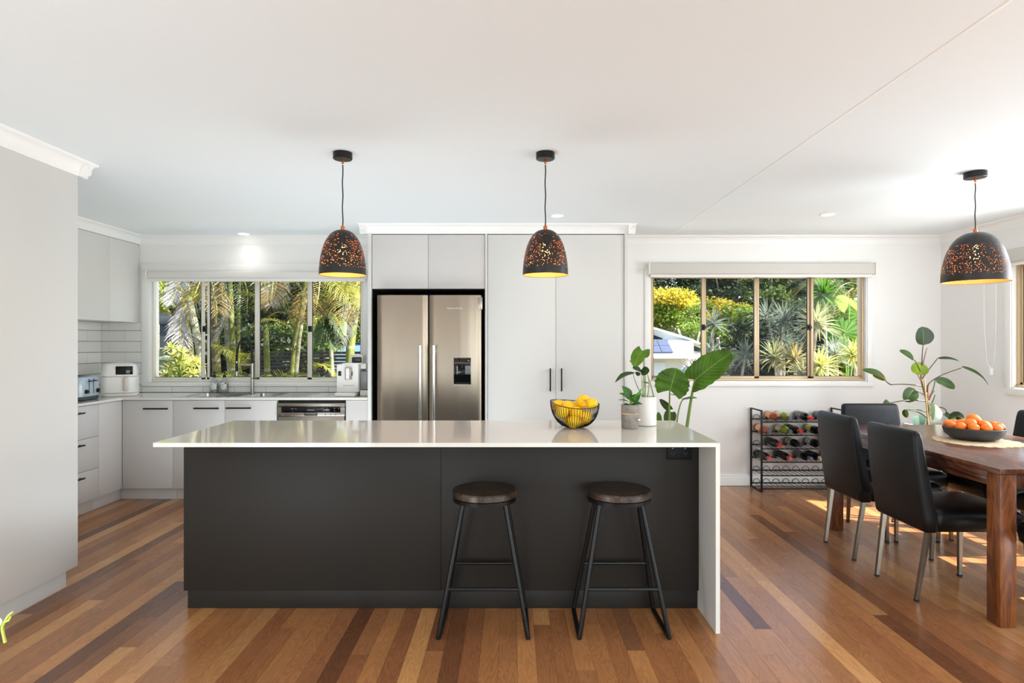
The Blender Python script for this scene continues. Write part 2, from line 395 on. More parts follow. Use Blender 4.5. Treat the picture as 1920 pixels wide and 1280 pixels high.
# windows
def window(name, kind, u0, z0, u1, z1, w, sgn, m, rects, latches, nosash=()):
    """kind 'x': lies in a plane y = w, u is x. sgn: +1 outward is +w"""
    root = thing(name, None, None, (0, 0, 0)); root['kind'] = 'structure'
    def B(mb, a, b, za, zb, d0, d1, bev=.002):
        d0, d1 = sorted((w+sgn*d0, w+sgn*d1))
        if kind == 'x': mb.box((a, d0, za), (b, d1, zb), bev)
        else: mb.box((d0, a, za), (d1, b, zb), bev)
        return mb
    fw = .030
    f = MB(); zb = z0+.045
    B(f, u0, u1, z0, zb-.02, .03, .12); B(f, u0, u1, z1-fw, z1, .03, .12); B(f, u0, u0+.02, z0, z1, .03, .12); B(f, u1-.02, u1, z0, z1, .03, .12)
    B(f, u0+.004, u1-.004, z0+.004, z0+.018, .018, .04)
    frame = f.build('window_frame', m, root, True)
    for k, (a, b) in enumerate(rects):
        sl = k in (0, len(rects)-1)
        d = .05 if sl else .075
        s_ = MB(); t = .012 if sl else .006
        gz0 = z0+.045; 
        a2 = a-.002; b2 = b+.002
        B(s_, a2-.024, a2, z0+.02, z1-fw+.004, d, d+.03); B(s_, b2, b2+.024, z0+.02, z1-fw+.004, d, d+.03)
        B(s_, a2-.024, b2+.024, z0+.02, gz0, d, d+.03); B(s_, a2-.024, b2+.024, z1-fw-.03, z1-fw+.004, d, d+.03)
        sash = s_.build('sash', m, root, True)
        g = MB(); B(g, a2-.001, b2+.001, gz0-.004, z1-fw-.028, d+.012, d+.018, 0); g.build('pane', M_glass, sash, True)
        e = MB(); B(e, a2-.001, a2+.004, gz0, z1-fw-.03, d+.004, d+.02, 0); B(e, b2-.004, b2+.001, gz0, z1-fw-.03, d+.004, d+.02, 0); B(e, a2, b2, gz0-.001, gz0+.004, d+.004, d+.02, 0)
        e.build('gasket', M_black, sash, True)
        if not sl:
            sc = MB(); B(sc, a2+.002, b2-.002, gz0, z1-fw-.03, .108, .1085, 0); sc.build('flyscreen', M_screen, sash, True)
    for u in latches:
        l = MB(); zc = z0+(z1-z0)*.49; B(l, u-.018, u+.018, zc-.028, zc+.028, .028, .052, .004); B(l, u-.008, u+.022, zc-.012, zc+.012, .012, .03, .004)
        l.build('latch', M_black, root, True)
    # architrave and reveal
    c = MB(); t = .02
    B(c, u0-.012, u1+.012, z0-.012, z0+.002, -.004, .139); B(c, u0-.012, u1+.012, z1-.002, z1+.012, -.004, .139)
    B(c, u0-.012, u0+.002, z0-.012, z1+.012, -.004, .139); B(c, u1-.002, u1+.012, z0-.012, z1+.012, -.004, .139)
    c.build('jamb', M_trim, root, True)
    return root, B
def wx(a): return at(a, 0, WY+.06).x*WY/(WY+.06)
def rx(lst): return [(at(a, 0, WY+.06).x, at(b, 0, WY+.06).x) for a, b in lst]
def casing(B, root, u0, z0, u1, z1, cw, cb, ct):
    c = MB(); B(c, u0-cw, u0-.006, z0-.006, z1+ct, -.014, 0, .004); B(c, u1+.006, u1+cw, z0-.006, z1+ct, -.014, 0, .004)
    B(c, u0-cw, u1+cw, z1+.006, z1+ct, -.016, 0, .004); B(c, u0-cw, u1+cw, z0-cb, z0-.006, -.018, 0, .004)
    c.build('casing', M_trim, root, True)
w1, B1 = window('window_1', 'x', W1[0], W1[1], W1[2], W1[3], WY, 1, M_alum1, rx([(290, 378), (392, 476), (486, 575), (586, 676)]), [at(380, 0, WY).x, at(579, 0, WY).x])
casing(B1, w1, *W1, .075, .04, .085)
w2, B2 = window('window_2', 'x', W2[0], W2[1], W2[2], W2[3], WY, 1, M_alum2, rx([(1225, 1314.5), (1325, 1415), (1425, 1515), (1525, 1614)]), [at(1321, 0, WY).x, at(1520, 0, WY).x])
casing(B2, w2, *W2, .06, .05, .03)
n3 = 4; L3 = (W3Y[1]-W3Y[0])/n3
w3, B3 = window('window_3', 'y', W3Y[0], W3Z[0], W3Y[1], W3Z[1], WR, 1, M_alum2, [(W3Y[0]+L3*k+.045, W3Y[0]+L3*(k+1)-.045) for k in range(n3)], [W3Y[0]+L3, W3Y[0]+3*L3])
casing(B3, w3, W3Y[0], W3Z[0], W3Y[1], W3Z[1], .07, .06, .03)
# unseen glazed openings, added to let light in, placed for the fridge's reflection
for nm, a, c in (('door_1', (.1, YB-.09, .02), (3.3, YB-.08, 2.25)), ('window_4', (-3.65, YB-.09, .7), (-3.05, YB-.08, 2.2)), ('door_2', (WR+.07, -2.0, .02), (WR+.08, .4, 2.1)), ('window_5', (WL-.08, -1.6, .8), (WL-.07, .4, 2.1))):
    r_ = thing(nm, None, None); r_['kind'] = 'structure'
    MB().box(a, c).build('pane', M_glass, r_, True)
    a_, c_ = Vector(a), Vector(c); ax = 0 if c_.x-a_.x > .1 else 1
    f = MB()
    for k in range(4):
        p = a_.copy(); q = c_.copy(); t = a_[ax]+(c_[ax]-a_[ax])*k/3
        p[ax] = t-.03; q[ax] = t+.03; p[1-ax] -= .02; q[1-ax] += .02; f.box(p, q, .003)
    for zz in (a_.z, c_.z):
        p = a_.copy(); q = c_.copy(); p.z = zz-.03; q.z = zz+.03; p[1-ax] -= .02; q[1-ax] += .02; f.box(p, q, .003)
    f.build('window_frame', M_alum2, r_, True)
# roller blinds
def blind(label, kind, a, b, zt, zb, zr, w, sgn, m=M_fabric):
    o = thing('roller_blind', label, 'blind', (0, 0, 0))
    D = .075
    def X(mb, u0, u1, z0, z1, d0, d1, bev):
        d0, d1 = sorted((w+sgn*d0, w+sgn*d1))
        return mb.box((u0, d0, z0), (u1, d1, z1), bev, 3) if kind == 'x' else mb.box((d0, u0, z0), (d1, u1, z1), bev, 3)
    X(MB(), a+.012, b-.012, zb, zt, -.022, -D, .012).build('rolled_fabric', m, o)
    X(MB(), a+.02, b-.02, zr, zb+.004, -.03, -.05, .006).build('bottom_rail', M_white, o)
    for u in (a, b-.012): X(MB(), u, u+.012, zb-.004, zt+.006, -.017, -D-.006, .003).build('bracket', M_white, o)
    return o
DB = WY-.075
def bl(px, py): p = at(px, py, DB); return p.x, p.z
x0, zt = bl(272, 508); x1, zb = bl(688, 521); zr = bl(0, 527)[1]
blind('off white roller blind rolled up above the kitchen sink window', 'x', x0, x1, zt, zb, zr, WY, 1, mat('pale_blind', (222, 219, 213), .85))
x0, zt = bl(1217, 492.5); x1, zb = bl(1644, 513.5); zr = bl(0, 519)[1]
blind('beige grey roller blind rolled up above the wide window over the wine rack', 'x', x0, x1, zt, zb, zr, WY, 1)
b3 = blind('roller blind rolled up above the dining side window with a bead chain', 'y', W3Y[0]-.02, 5.10, zt, zb, zr, WR, 1)
ch = MB(); c0 = Vector((WR-.06, 5.17, zt-.06))
pts = [Vector((WR-.05, 5.135, zt-.03)), Vector((WR-.05, 5.14, 1.5)), Vector((WR-.045, 5.16, 1.22)), Vector((WR-.045, 5.20, 1.16)), Vector((WR-.045, 5.24, 1.2)), Vector((WR-.05, 5.265, 1.5)), Vector((WR-.05, 5.27, zt-.03))]
ch.tube(pts, .0028, 6); ch.build('bead_chain', M_white, b3)
MB().box((WR-.06, 5.19, 1.10), (WR-.03, 5.215, 1.16), .004).build('chain_weight', M_white, b3)
MB().box((WR-.07, 5.10, zt-.05), (WR-.02, 5.29, zt-.01), .004).build('chain_housing', M_white, b3)
# wall tiles
def tile_run(parent, boxes, kind, w, sgn, zbase, u_off):
    tm = {}
    tw, thh, g = .302, .1035, .0034
    for (u0, z0, u1, z1) in boxes:
        r = int((z0-zbase)/thh)-1
        while zbase+r*thh < z1:
            za, zb2 = max(zbase+r*thh, z0), min(zbase+(r+1)*thh, z1)
            if zb2-za > .012:
                off = u_off+(tw/2 if r % 2 else 0); k = math.floor((u0-off)/tw)
                while off+k*tw < u1:
                    ua, ub = max(off+k*tw, u0), min(off+(k+1)*tw, u1)
                    if ub-ua > .004:
                        dims = (round(ub-ua-g, 3), round(zb2-za-g, 3))
                        if dims not in tm:
                            a, b = dims
                            q = MB()
                            if kind == 'x': q.box((0, -.007, 0), (a, 0, b), .0012, 1)
                            else: q.box((0, 0, 0), (.007, a, b), .0012, 1)
                            q = q.build('tile', M_tile); tm[dims] = q.data; bpy.data.objects.remove(q)
                        o = bpy.data.objects.new('tile', tm[dims]); COL.objects.link(o); o.parent = parent
                        o.location = (ua+g/2, w, za+g/2) if kind == 'x' else (w, ua+g/2, za+g/2)
                    k += 1
            r += 1
gr = .0035
UPZ = at(0, 604, WY).z     # underside of the wall cupboards
gb = MB(); cL = W1[0]-.075; cR = W1[2]+.075
SP0 = WL
gb.box((SP0, WY-gr, .90), (cL, WY, UPZ)); gb.box((cL, WY-gr, .90), (cR, WY, W1[1]-.04)); gb.box((cR, WY-gr, .90), (PX0, WY, W1[3]+.1))
gb.build('grout', M_grout, wall_back, smooth=False)
ZT0 = .902
tile_run(wall_back, [(SP0+.008, ZT0, cL, UPZ), (cL+.001, ZT0, cR-.001, W1[1]-.041), (cR, ZT0, PX0-.003, W1[3]+.08)], 'x', WY-gr, 1, ZT0-.028, WL+.085)
gl = MB(); gl.box((WL, TY+.01, .90), (WL+gr, WY, UPZ)); gl.build('grout', M_grout, wall_left, smooth=False)
tile_run(wall_left, [(TY+.02, ZT0, WY-.01, UPZ)], 'y', WL+gr, 1, ZT0-.028, WY-.05)
# downlights
for px, py, lab in ((457, 438, 'round white recessed downlight nearest the sink window wall'), (1045, 404, 'round white recessed downlight in front of the tall pantry doors'), (1552, 402, 'round white recessed downlight above the dining room, in front of the wide window')):
    s_ = (HZ-py)/(CZ-CH); X = (px-960)/s_; Y = F/s_
    o = thing('downlight', lab, 'ceiling light', (X, Y, CZ), 0, 'recessed ceiling downlights')
    MB().lathe([(.046, -.001), (.047, -.004), (.055, -.005), (.058, -.003), (.058, 0)], 32).build('rim', M_trim, o)
    MB().lathe([(.001, -.0025), (.046, -.0025), (.046, 0)], 32, cap0=True).build('diffuser', mat('lit_diffuser', (255, 250, 240), .5, emit=(255, 250, 242), estr=9), o)
    d = bpy.data.lights.new('downlight_lamp', 'SPOT'); d.energy = 1.7; d.spot_blend = 1.0; d.spot_size = math.radians(140);  d.shadow_soft_size = .045; d.color = (1, .97, .93)
    q = bpy.data.objects.new('downlight_lamp', d); COL.objects.link(q); q.parent = o; q.location = (0, 0, -.02)

for X, Y, lab in ((-1.7, 1.35, 'added unseen downlight behind the left pendant'), (1.0, 1.35, 'added unseen downlight above the island front'), (3.2, 2.3, 'added unseen downlight over the near end of the dining table')):  # extra downlights out of view, added to brighten the horizontal surfaces
    o = thing('downlight', lab, 'ceiling light', (X, Y, CZ), 0, 'recessed ceiling downlights')
    MB().lathe([(.046, -.001), (.047, -.004), (.055, -.005), (.058, -.003), (.058, 0)], 32).build('rim', M_trim, o)
    MB().lathe([(.001, -.0025), (.046, -.0025), (.046, 0)], 32, cap0=True).build('diffuser', MATS['lit_diffuser'], o)
    d = bpy.data.lights.new('downlight_lamp', 'SPOT'); d.energy = 22; d.spot_size = math.radians(130); d.spot_blend = 1; d.shadow_soft_size = .045; d.color = (.86, .94, 1)
    q = bpy.data.objects.new('downlight_lamp', d); COL.objects.link(q); q.parent = o; q.location = (0, 0, -.02)
# ---------------------------------------------------------------- kitchen joinery
def bar_handle(parent, p, q, out, m=M_black):
    p, q, out = Vector(p), Vector(q), Vector(out); d = (q-p).normalized()
    mb = MB(); mb.tube([p+out*.03-d*.004, q+out*.03+d*.004], .0068, 10)
    for t in (p+d*.014, q-d*.014): mb.tube([t, t+out*.03], .0055, 8)
    return mb.build('handle', m, parent, True)
G = .0015
def px(a, Y=BF): return (a-960)*Y/F
def pz(b, Y=BF): return CH-(b-HZ)*Y/F
KZ = .105     # kickboard height
BT = .88      # underside of worktop
DT = .018
Lx = px(229)  # front plane of the left run (x)
# left run: drawer unit and corner panel
ysm = 5.0
c = thing('drawer_unit', 'light grey three drawer base unit along the left wall', 'cabinet', (Lx, 4.1, 0))
bx('body', (WL+.013, TY+.01, KZ), (Lx-DT-.002, ysm, BT-.003), M_lam, c)
bx('kickboard', (WL+.013, TY+.01, 0.001), (Lx-.05, ysm, KZ-.001), M_lam, c)
ztops = [BT-.006, .61, .352, KZ+.003]; handz = [.822, .568, .308]
for k in range(3):
    d = bx('drawer', (Lx-DT, ysm-.9, ztops[k+1]+G), (Lx, ysm-.0015, ztops[k]-G), M_lam, c, .0012)
    bar_handle(d, (Lx, 4.56, handz[k]), (Lx, 4.79, handz[k]), (1, 0, 0))
bx('side_panel', (Lx-DT, TY+.01, KZ), (Lx, ysm-.903, BT-.006), M_lam, c, .0012)
c = thing('corner_cabinet', 'plain light grey corner panel cabinet between the drawers and the back run', 'cabinet', (Lx, 5.2, 0))
bx('body', (WL+.013, ysm+.001, KZ), (Lx-DT-.002, WY-.002, BT-.003), M_lam, c)
bx('kickboard', (WL+.013, ysm+.001, .001), (Lx-.05, BF+.05, KZ-.001), M_lam, c)
bx('door', (Lx-DT, ysm+.0015, KZ+.003), (Lx, BF-.002, BT-.006), M_lam, c, .0012)
# back run
def base_unit(name, label, doors, x0, x1, handles):
    c = thing(name, label, 'cabinet', ((x0+x1)/2, BF, 0))
    f = [0.0]
    if name == 'sink_cabinet':
        mb = MB(); mb.box((x0+.001, BF+DT+.002, KZ), (x0+.018, WY-.01, BT-.003)).box((x1-.018, BF+DT+.002, KZ), (x1-.001, WY-.01, BT-.003)).box((x0+.001, BF+DT+.002, KZ), (x1-.001, WY-.01, KZ+.016)); mb.build('body', M_lam, c, True)
    else: bx('body', (x0+.001, BF+DT+.002, KZ), (x1-.001, WY-.01, BT-.003), M_lam, c)
    bx('kickboard', (x0-(.051 if name == 'base_cabinet' else 0), BF+.05, .001), (x1, BF+.066, KZ-.001), M_lam, c)
    for (a, b), h in zip(doors, handles):
        d = bx('door', (a+G, BF, KZ+.003), (b-G, BF+DT, BT-.006), M_lam, c, .0012)
        if h: bar_handle(d, (px(h[0]), BF, pz(h[2])), (px(h[1]), BF, pz(h[2])), (0, -1, 0))
    return c
base_unit('base_cabinet', 'grey base cabinet with one wide door and black bar handle, beside the corner', [(px(229), px(324))], px(229)+.0, px(324), [(273, 317, 765.5)])
base_unit('sink_cabinet', 'grey two door base cabinet with black bar handles under the sink', [(px(324), px(421.5)), (px(421.5), px(519))], px(324), px(519), [(367, 412, 764.7), (427, 472, 764.2)])
fp = thing('filler_cabinet', 'narrow handleless grey base cabinet right of the dishwasher', 'cabinet', (px(669), BF, 0))
bx('body', (px(648.5), BF+DT+.002, KZ), (px(690)-.002, WY-.01, BT-.003), M_lam, fp); bx('door', (px(648.5), BF, KZ+.003), (px(690)-.003, BF+DT, BT-.006), M_lam, fp, .0012); bx('kickboard', (px(648.5), BF+.05, .001), (px(690)-.002, BF+.066, KZ-.001), M_lam, fp)
# dishwasher
dw = thing('dishwasher', 'stainless steel dishwasher with a black control strip, under the worktop', 'dishwasher', (px(584), BF, 0))
a, b = px(521), px(647)
bx('cavity', (a-.006, BF+.03, KZ), (b+.006, WY-.02, BT-.003), M_void, dw)
bx('top_trim', (a, BF-.004, pz(762.4)+.002), (b, BF+.028, pz(755.6)), M_applsteel, dw, .003)
bx('control_panel', (a, BF-.012, pz(780)), (b, BF+.028, pz(762.8)), M_applsteel, dw, .004)
bx('door', (a+.004, BF-.008, KZ+.01), (b-.004, BF+.028, pz(780.5)), M_applsteel, dw, .004)
cpn = bx('display', (px(528.5), BF-.0145, pz(773)), (px(639), BF-.010, pz(763)), M_dark_glass, dw, .001)
gm = mat('grey_print', (150, 150, 150), .5)
letters('Westinghouse', .0105, mat('white_print', (215, 215, 215), .5), cpn, (px(583.5), BF-.0152, pz(768)))
mb = MB()
for u, v in ((548, 766), (551, 766), (556, 766), (607, 765), (607, 768.5), (614, 765), (614, 769), (628, 765), (628, 769), (636, 765.5), (550, 771)): mb.box((px(u)-.004, BF-.0150, pz(v)-.0018), (px(u)+.004, BF-.0143, pz(v)+.0018))
mb.build('display_mark', gm, cpn, True, kind='stuff')
for u, r in ((531, .008), (547.5, .006), (554, .006), (611, .006), (620.5, .006), (630, .006)): MB().cyl((px(u), BF-.0145, pz(776.8)), (px(u), BF-.011, pz(776.8)), r, n=16).build('button', mat('steel_button', (140, 130, 118), .4, metal=1), dw, True)
mb = MB(); mb.box((px(571.3), BF-.0165, pz(779.3)), (px(596), BF-.009, pz(773.2)), .006, 3); mb.build('latch_handle', mat('dark_grip', (70, 66, 60), .35, metal=.5), dw, True)
mb = MB(); mb.box((px(573), BF-.0175, pz(775.2)), (px(594), BF-.016, pz(774)), .0006, 1); mb.build('grip_edge', M_applsteel, dw, True)
# worktop with sink cutout (L shape)
wt = thing('worktop', 'white engineered stone L-shaped worktop along the back and left walls', 'worktop', (0, 5.6, .88))
WX1 = px(690)-.001
SKX0, SKX1, SKY0, SKY1 = at(352, 744, 5.5).x, at(577, 744, 5.5).x, 5.355, 5.80
mb = MB()
fy = BF-.02; lx = Lx+.02
for q in (((WL, TY+.012), (lx, WY-.001)), ((lx, fy), (SKX0, WY-.001)), ((SKX1, fy), (WX1, WY-.001)), ((SKX0, fy), (SKX1, SKY0)), ((SKX0, SKY1), (SKX1, WY-.001))):
    mb.box((*q[0], .88), (*q[1], .90))
bmesh.ops.remove_doubles(mb.b, verts=mb.b.verts, dist=.0001)
mb.build('stone_slab', M_stone, wt, True, smooth=False)
sk = thing('sink', 'inset stainless steel double bowl sink with drainer', 'sink', ((SKX0+SKX1)/2, 5.58, .9))
def bowl(x0, x1, y0, y1, dep):
    mb = MB(); cx, cy, hx, hy = (x0+x1)/2, (y0+y1)/2, (x1-x0)/2, (y1-y0)/2
    R = [(.9005, cx, cy, hx+.004, hy+.004, .03), (.899, cx, cy, hx, hy, .03), (.90-dep+.02, cx, cy, hx-.006, hy-.006, .04), (.90-dep, cx, cy, hx-.03, hy-.03, .03), (.90-dep-.002, cx, cy, .02, .02, .02)]
    mb.loft([[(x, y, z) for x, y in rrect(a_, b_, c_, d_, r_, 6)] for z, a_, b_, c_, d_, r_ in R], cap0=False)
    return mb
bd = at(462, 744, 5.5).x
bowl(SKX0+.035, bd-.03, SKY0+.03, SKY1-.03, .18).build('bowl', M_steel, sk, True)
bowl(bd+.03, bd+.30, SKY0+.03, SKY1-.03, .14).build('bowl', M_steel, sk, True)
mb = MB(); zr_ = .9012
X = [SKX0-.012, SKX0+.035, bd-.03, bd+.03, bd+.30, SKX1+.012]; Yv = [SKY0-.012, SKY0+.03, SKY1-.03, SKY1+.012]
for i in range(5):
    for j in range(3):
        if i in (1, 3) and j == 1: continue
        mb.box((X[i], Yv[j], .8995), (X[i+1], Yv[j+1], zr_))
mb.build('rim', M_steel, sk, True, smooth=False)
mb = MB()
for k in range(9):
    xx = bd+.335+k*.05
    if xx < SKX1-.02: mb.box((xx, SKY0+.05, .9008), (xx+.022, SKY1-.05, .9026), .001, 1)
mb.build('drainer_ridge', M_steel, sk, True)
# tap
tx, ty = at(466, 739, 5.74).x, 5.825
tp = thing('kitchen_tap', 'tall steel kitchen tap with black looped hose behind the sink', 'tap', (tx, ty, .9))
s_ = F/ty
def tq(u, v): return Vector(((u-960)/s_, ty, CH-(v-HZ)/s_))
mb = MB(); mb.cyl((0, 0, 0), (0, 0, .008), .028, n=24); mb.cyl((0, 0, .006), (0, 0, tq(0, 681).z-.9), .0155, n=20); mb.build('body', M_brush, tp)
zb_ = tq(0, 683).z-.9; xh = tq(446.5, 0).x-tx
MB().cyl((0, 0, zb_-.004), (xh, -.03, zb_-.004), .009, n=14).build('bracket_arm', M_brush, tp)
MB().tube([(0, 0, .14), (.03, -.02, .142), (.055, -.03, .143)], [.011, .009, .008], 12).build('lever', M_brush, tp)
topz = tq(0, 634).z-.9
pts = [(0, 0, zb_)] + [(xh/2-xh/2*math.cos(a), -.015*(1-math.cos(a))/1, zb_+.02+(topz-zb_-.02)*math.sin(a)**.8) for a in [PI*k/20 for k in range(1, 20)]] + [(xh, -.03, zb_+.02)]
MB().tube(pts, .0105, 12).build('hose', M_black, tp)
mb = MB(); mb.cyl((xh, -.03, zb_+.03), (xh, -.03, zb_+.015), .0135, n=16); mb.build('collar', M_brush, tp); MB().cyl((xh, -.03, zb_-.065), (xh, -.03, zb_-.11), .0135, .015, n=16).build('spray_head', M_brush, tp)
MB().cyl((xh, -.03, zb_+.015), (xh, -.03, zb_-.065), .0128, n=16).build('grip', M_black, tp)
# soap bottles
def soap(xp, label, liq, lab):
    Y = 5.82; o = thing('soap_bottle', label, 'soap bottle', (at(xp, 0, Y).x, Y, .9), 0, None)
    MB().lathe([(.001, .001), (.034, .001), (.037, .006), (.037, .105), (.033, .122), (.016, .138), (.013, .15), (.012, .15), (.012, .137), (.03, .12), (.035, .1), (.035, .005), (.001, .004)], 28).build('bottle', mat('clear_plastic', (244, 246, 244), .08, trans=.93), o)
    MB().lathe([(.001, .005), (.0335, .005), (.0335, .022), (.001, .022)], 24).build('liquid', liq, o)
    n = 9; mb = MB(); R = .0376; rows = []
    for z in (.035, .1): rows.append([mb.b.verts.new((R*math.cos(a), R*math.sin(a), z)) for a in [-PI/2-.95+1.9*k/n for k in range(n+1)]])
    for k in range(n): mb.face((rows[0][k], rows[0][k+1], rows[1][k+1], rows[1][k]))
    lb = mb.build('bottle_label', lab, o)
    mb = MB(); mb.lathe([(.0145, .148), (.0145, .168), (.006, .17), (.0045, .172), (.0045, .19), (.012, .192), (.013, .2), (.003, .204), (.001, .204)], 20, cap0=True)
    mb.tube([(0, 0, .197), (.0, -.02, .198), (0, -.034, .191)], [.006, .005, .004], 10); mb.build('pump', M_black, o)
def label_mat(name, green, th):
    m, nt, b, out = node_mat(name); tc = nt.nodes.new('ShaderNodeTexCoord'); n = nt.nodes.new('ShaderNodeTexNoise'); n.inputs['Scale'].default_value = 55
    nt.links.new(tc.outputs['Object'], n.inputs[0]); nt.links.new(ramp(nt, n.outputs[0], [(0, (226, 230, 224)), (th, (226, 230, 224)), (th+.03, green), (1, green)]), b.inputs['Base Color']); b.inputs['Roughness'].default_value = .4
    return m
soap(402, 'clear pump soap bottle with amber liquid, left of the pair by the sink', mat('amber_liquid', (190, 150, 20), .1, trans=.3), label_mat('soap_label_sage', (120, 140, 110), .58))
soap(421, 'clear pump soap bottle with green leaf label, next to the tap', mat('clear_liquid', (180, 190, 175), .1, trans=.5), label_mat('soap_label_green', (50, 130, 60), .54))
# wall cupboards
c = thing('wall_cupboard', 'light grey double door wall cupboard in the left corner', 'cupboard', (UX, 5.4, UPZ))
UT = CZ-.08
bx('body', (WL+.001, 3.49, UPZ), (UX-DT-.002, WY-.001, UT), M_lam_end, c)
ys = F/((960-205)/abs(UX)) 
ye = [WY-.004, ys, ys-(WY-ys), 4.5, 3.5]
for k in range(4): bx('door', (UX-DT, ye[k+1]+G, UPZ-.004), (UX, ye[k]-G, UT-.003), M_lam_end, c, .0012)
bx('bulkhead', (WL+.001, 3.49, UT), (UX-.001, WY-.001, CZ-.001), M_wall, c, 0)
# tall cabinet on the far left
c = thing('tall_cabinet', 'tall plain grey cabinet end at the left edge of the kitchen', 'cabinet', (TX, 2.5, 0))
bx('body', (WL+.001, .6, .10), (TX-.018, TY-.018, CZ-.08), M_lam_end, c, 0)
bx('side_panel', (TX-.017, .6, .10), (TX, TY, CZ-.079), M_lam_end, c, .0012)
bx('back_panel', (WL+.001, TY-.017, .10), (TX-.0175, TY, CZ-.079), M_lam_end, c, .0012)
kx, ky = onz(124, 1100).x, onz(124, 1100).y
bx('kickboard', (WL+.001, .6, .001), (kx, ky, .098), M_lam_end, c, .001)
bx('bulkhead', (WL+.001, .6, CZ-.079), (TX-.002, TY-.002, CZ-.001), M_wall, c, 0)
# fridge housing, overhead cupboard and pantry
PT = pz(440)
def gable(label, a, b):
    o = bx('end_panel', (a, BF-.012, .001), (b, WY-.001, CZ-.08), M_lam_end, None, .0012); tag(o, label, 'panel'); return o
gable('slim light grey end panel between the worktop and the fridge', px(690), px(697)-.001)
gable('slim light grey end panel between the fridge and the pantry doors', px(909.5), px(914)-.001)
gable('slim light grey end panel at the right side of the pantry', px(1170.5), px(1176))
oc = thing('overhead_cupboard', 'grey two door cupboard above the fridge', 'cupboard', (px(803), BF, pz(541)))
bx('body', (px(697), BF+DT+.002, pz(541)), (px(909.5)-.001, WY-.001, PT), M_lam, oc, 0)
for a, b in ((697.5, 803), (803, 909)): bx('door', (px(a)+G, BF, pz(541)), (px(b)-G, BF+DT, PT), M_lam, oc, .0012)
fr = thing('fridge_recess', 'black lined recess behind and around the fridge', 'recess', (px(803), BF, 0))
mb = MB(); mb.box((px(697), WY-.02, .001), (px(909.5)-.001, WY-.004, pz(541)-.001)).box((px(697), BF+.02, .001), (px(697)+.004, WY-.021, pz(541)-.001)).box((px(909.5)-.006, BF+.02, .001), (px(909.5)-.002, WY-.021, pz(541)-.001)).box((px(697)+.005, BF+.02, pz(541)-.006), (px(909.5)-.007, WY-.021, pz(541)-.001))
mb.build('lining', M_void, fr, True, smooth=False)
pc = thing('pantry_cabinet', 'tall pale grey double door pantry with black handles', 'cabinet', (px(1042), BF, 0))
bx('body', (px(914), BF+DT+.002, .1), (px(1170.5)-.001, WY-.001, PT), M_lam_end, pc, 0)
bx('kickboard', (px(914), BF+.05, .001), (px(1170.5)-.001, BF+.066, .098), M_lam_end, pc)
for a, b, h in ((914.3, 1042, 1031.5), (1042, 1170, 1052.5)):
    d = bx('door', (px(a)+G, BF, .108), (px(b)-G, BF+DT, PT), M_lam_end, pc, .0012)
    bar_handle(d, (px(h), BF, pz(732)), (px(h), BF, pz(691)), (0, -1, 0))
# fridge
YF = 5.215
def fx(a): return (a-960)*YF/F
def fz(b): return CH-(b-HZ)*YF/F
fg = thing('fridge', 'tall stainless steel French door fridge with a black water dispenser', 'fridge', (fx(804), YF, 0))
bx('body', (fx(708), YF+.07, .04), (fx(899), WY-.05, fz(553)-.012), mat('fridge_side', (70, 68, 64), .5), fg, .004)
def fdoor(a, b):
    mb = MB(); n = 18; x0, x1 = fx(a), fx(b); prof = []
    for k in range(n+1):
        t = k/n; e = min(t, 1-t)*(x1-x0); bul = .010*math.sin(PI*t)
        y = YF+.012-bul+(.010*(1-min(e/.012, 1))**2)
        prof.append((x0+(x1-x0)*t, y))
    poly = prof+[(x1, YF+.065), (x0, YF+.065)]
    mb.prism(poly, 'z', .06, fz(553)); return mb.build('door', M_fridge, fg, True, ang=50)
d1 = fdoor(706.5, 801.5); d2 = fdoor(804.5, 902)
def fhandle(par, u):
    mb = MB(); X = fx(u); z0, z1 = .62, fz(647)
    mb.rr([(z0, X, YF-.045, .0115, .008, .006), (z1, X, YF-.045, .0115, .008, .006)], 4)
    for z in (z0+.03, z1-.05): mb.box((X-.008, YF-.04, z-.012), (X+.008, YF+.004, z+.012), .003)
    mb.build('handle', mat('bright_handle', (226, 224, 220), .22, metal=1), par, True)
fhandle(d1, 789); fhandle(d2, 814.5)
dp = MB().box((fx(850), YF-.004, fz(721.5)), (fx(883.5), YF+.02, fz(670)), .004).build('dispenser', M_applsteel, fg, True)
MB().box((fx(851), YF-.006, fz(720.5)), (fx(882.7), YF+.02, fz(671)), .003).build('cavity', M_dark_glass, dp, True)
MB().box((fx(851), YF-.009, fz(680.6)), (fx(882.7), YF+.0, fz(679.4)), .0005, 1).build('shelf_line', M_chrome, dp, True)
MB().box((fx(853), YF-.012, fz(719)), (fx(881), YF-.003, fz(716.5)), .001, 1).build('drip_shelf', M_black, dp, True)
MB().cyl((fx(866), YF-.009, fz(682)), (fx(866), YF-.009, fz(690)), .009, n=14).build('nozzle', M_black, dp, True)
MB().cyl((fx(879), YF-.0075, fz(675.5)), (fx(879), YF-.005, fz(675.5)), .007, n=16).build('button', mat('grey_button', (120, 120, 120), .4), dp, True)
letters('FISHER & PAYKEL', .0145, mat('silver_print', (240, 236, 228), .4), d2, (fx(852.5), YF-.0008, fz(578)), 1.2)
bx('hinge_cover', (fx(896), YF+.004, fz(580)), (fx(904.3), YF+.05, fz(557)), M_applsteel, fg, .003)
bx('foot', (fx(712), YF+.1, .001), (fx(896), YF+.6, .045), M_void, fg, 0)
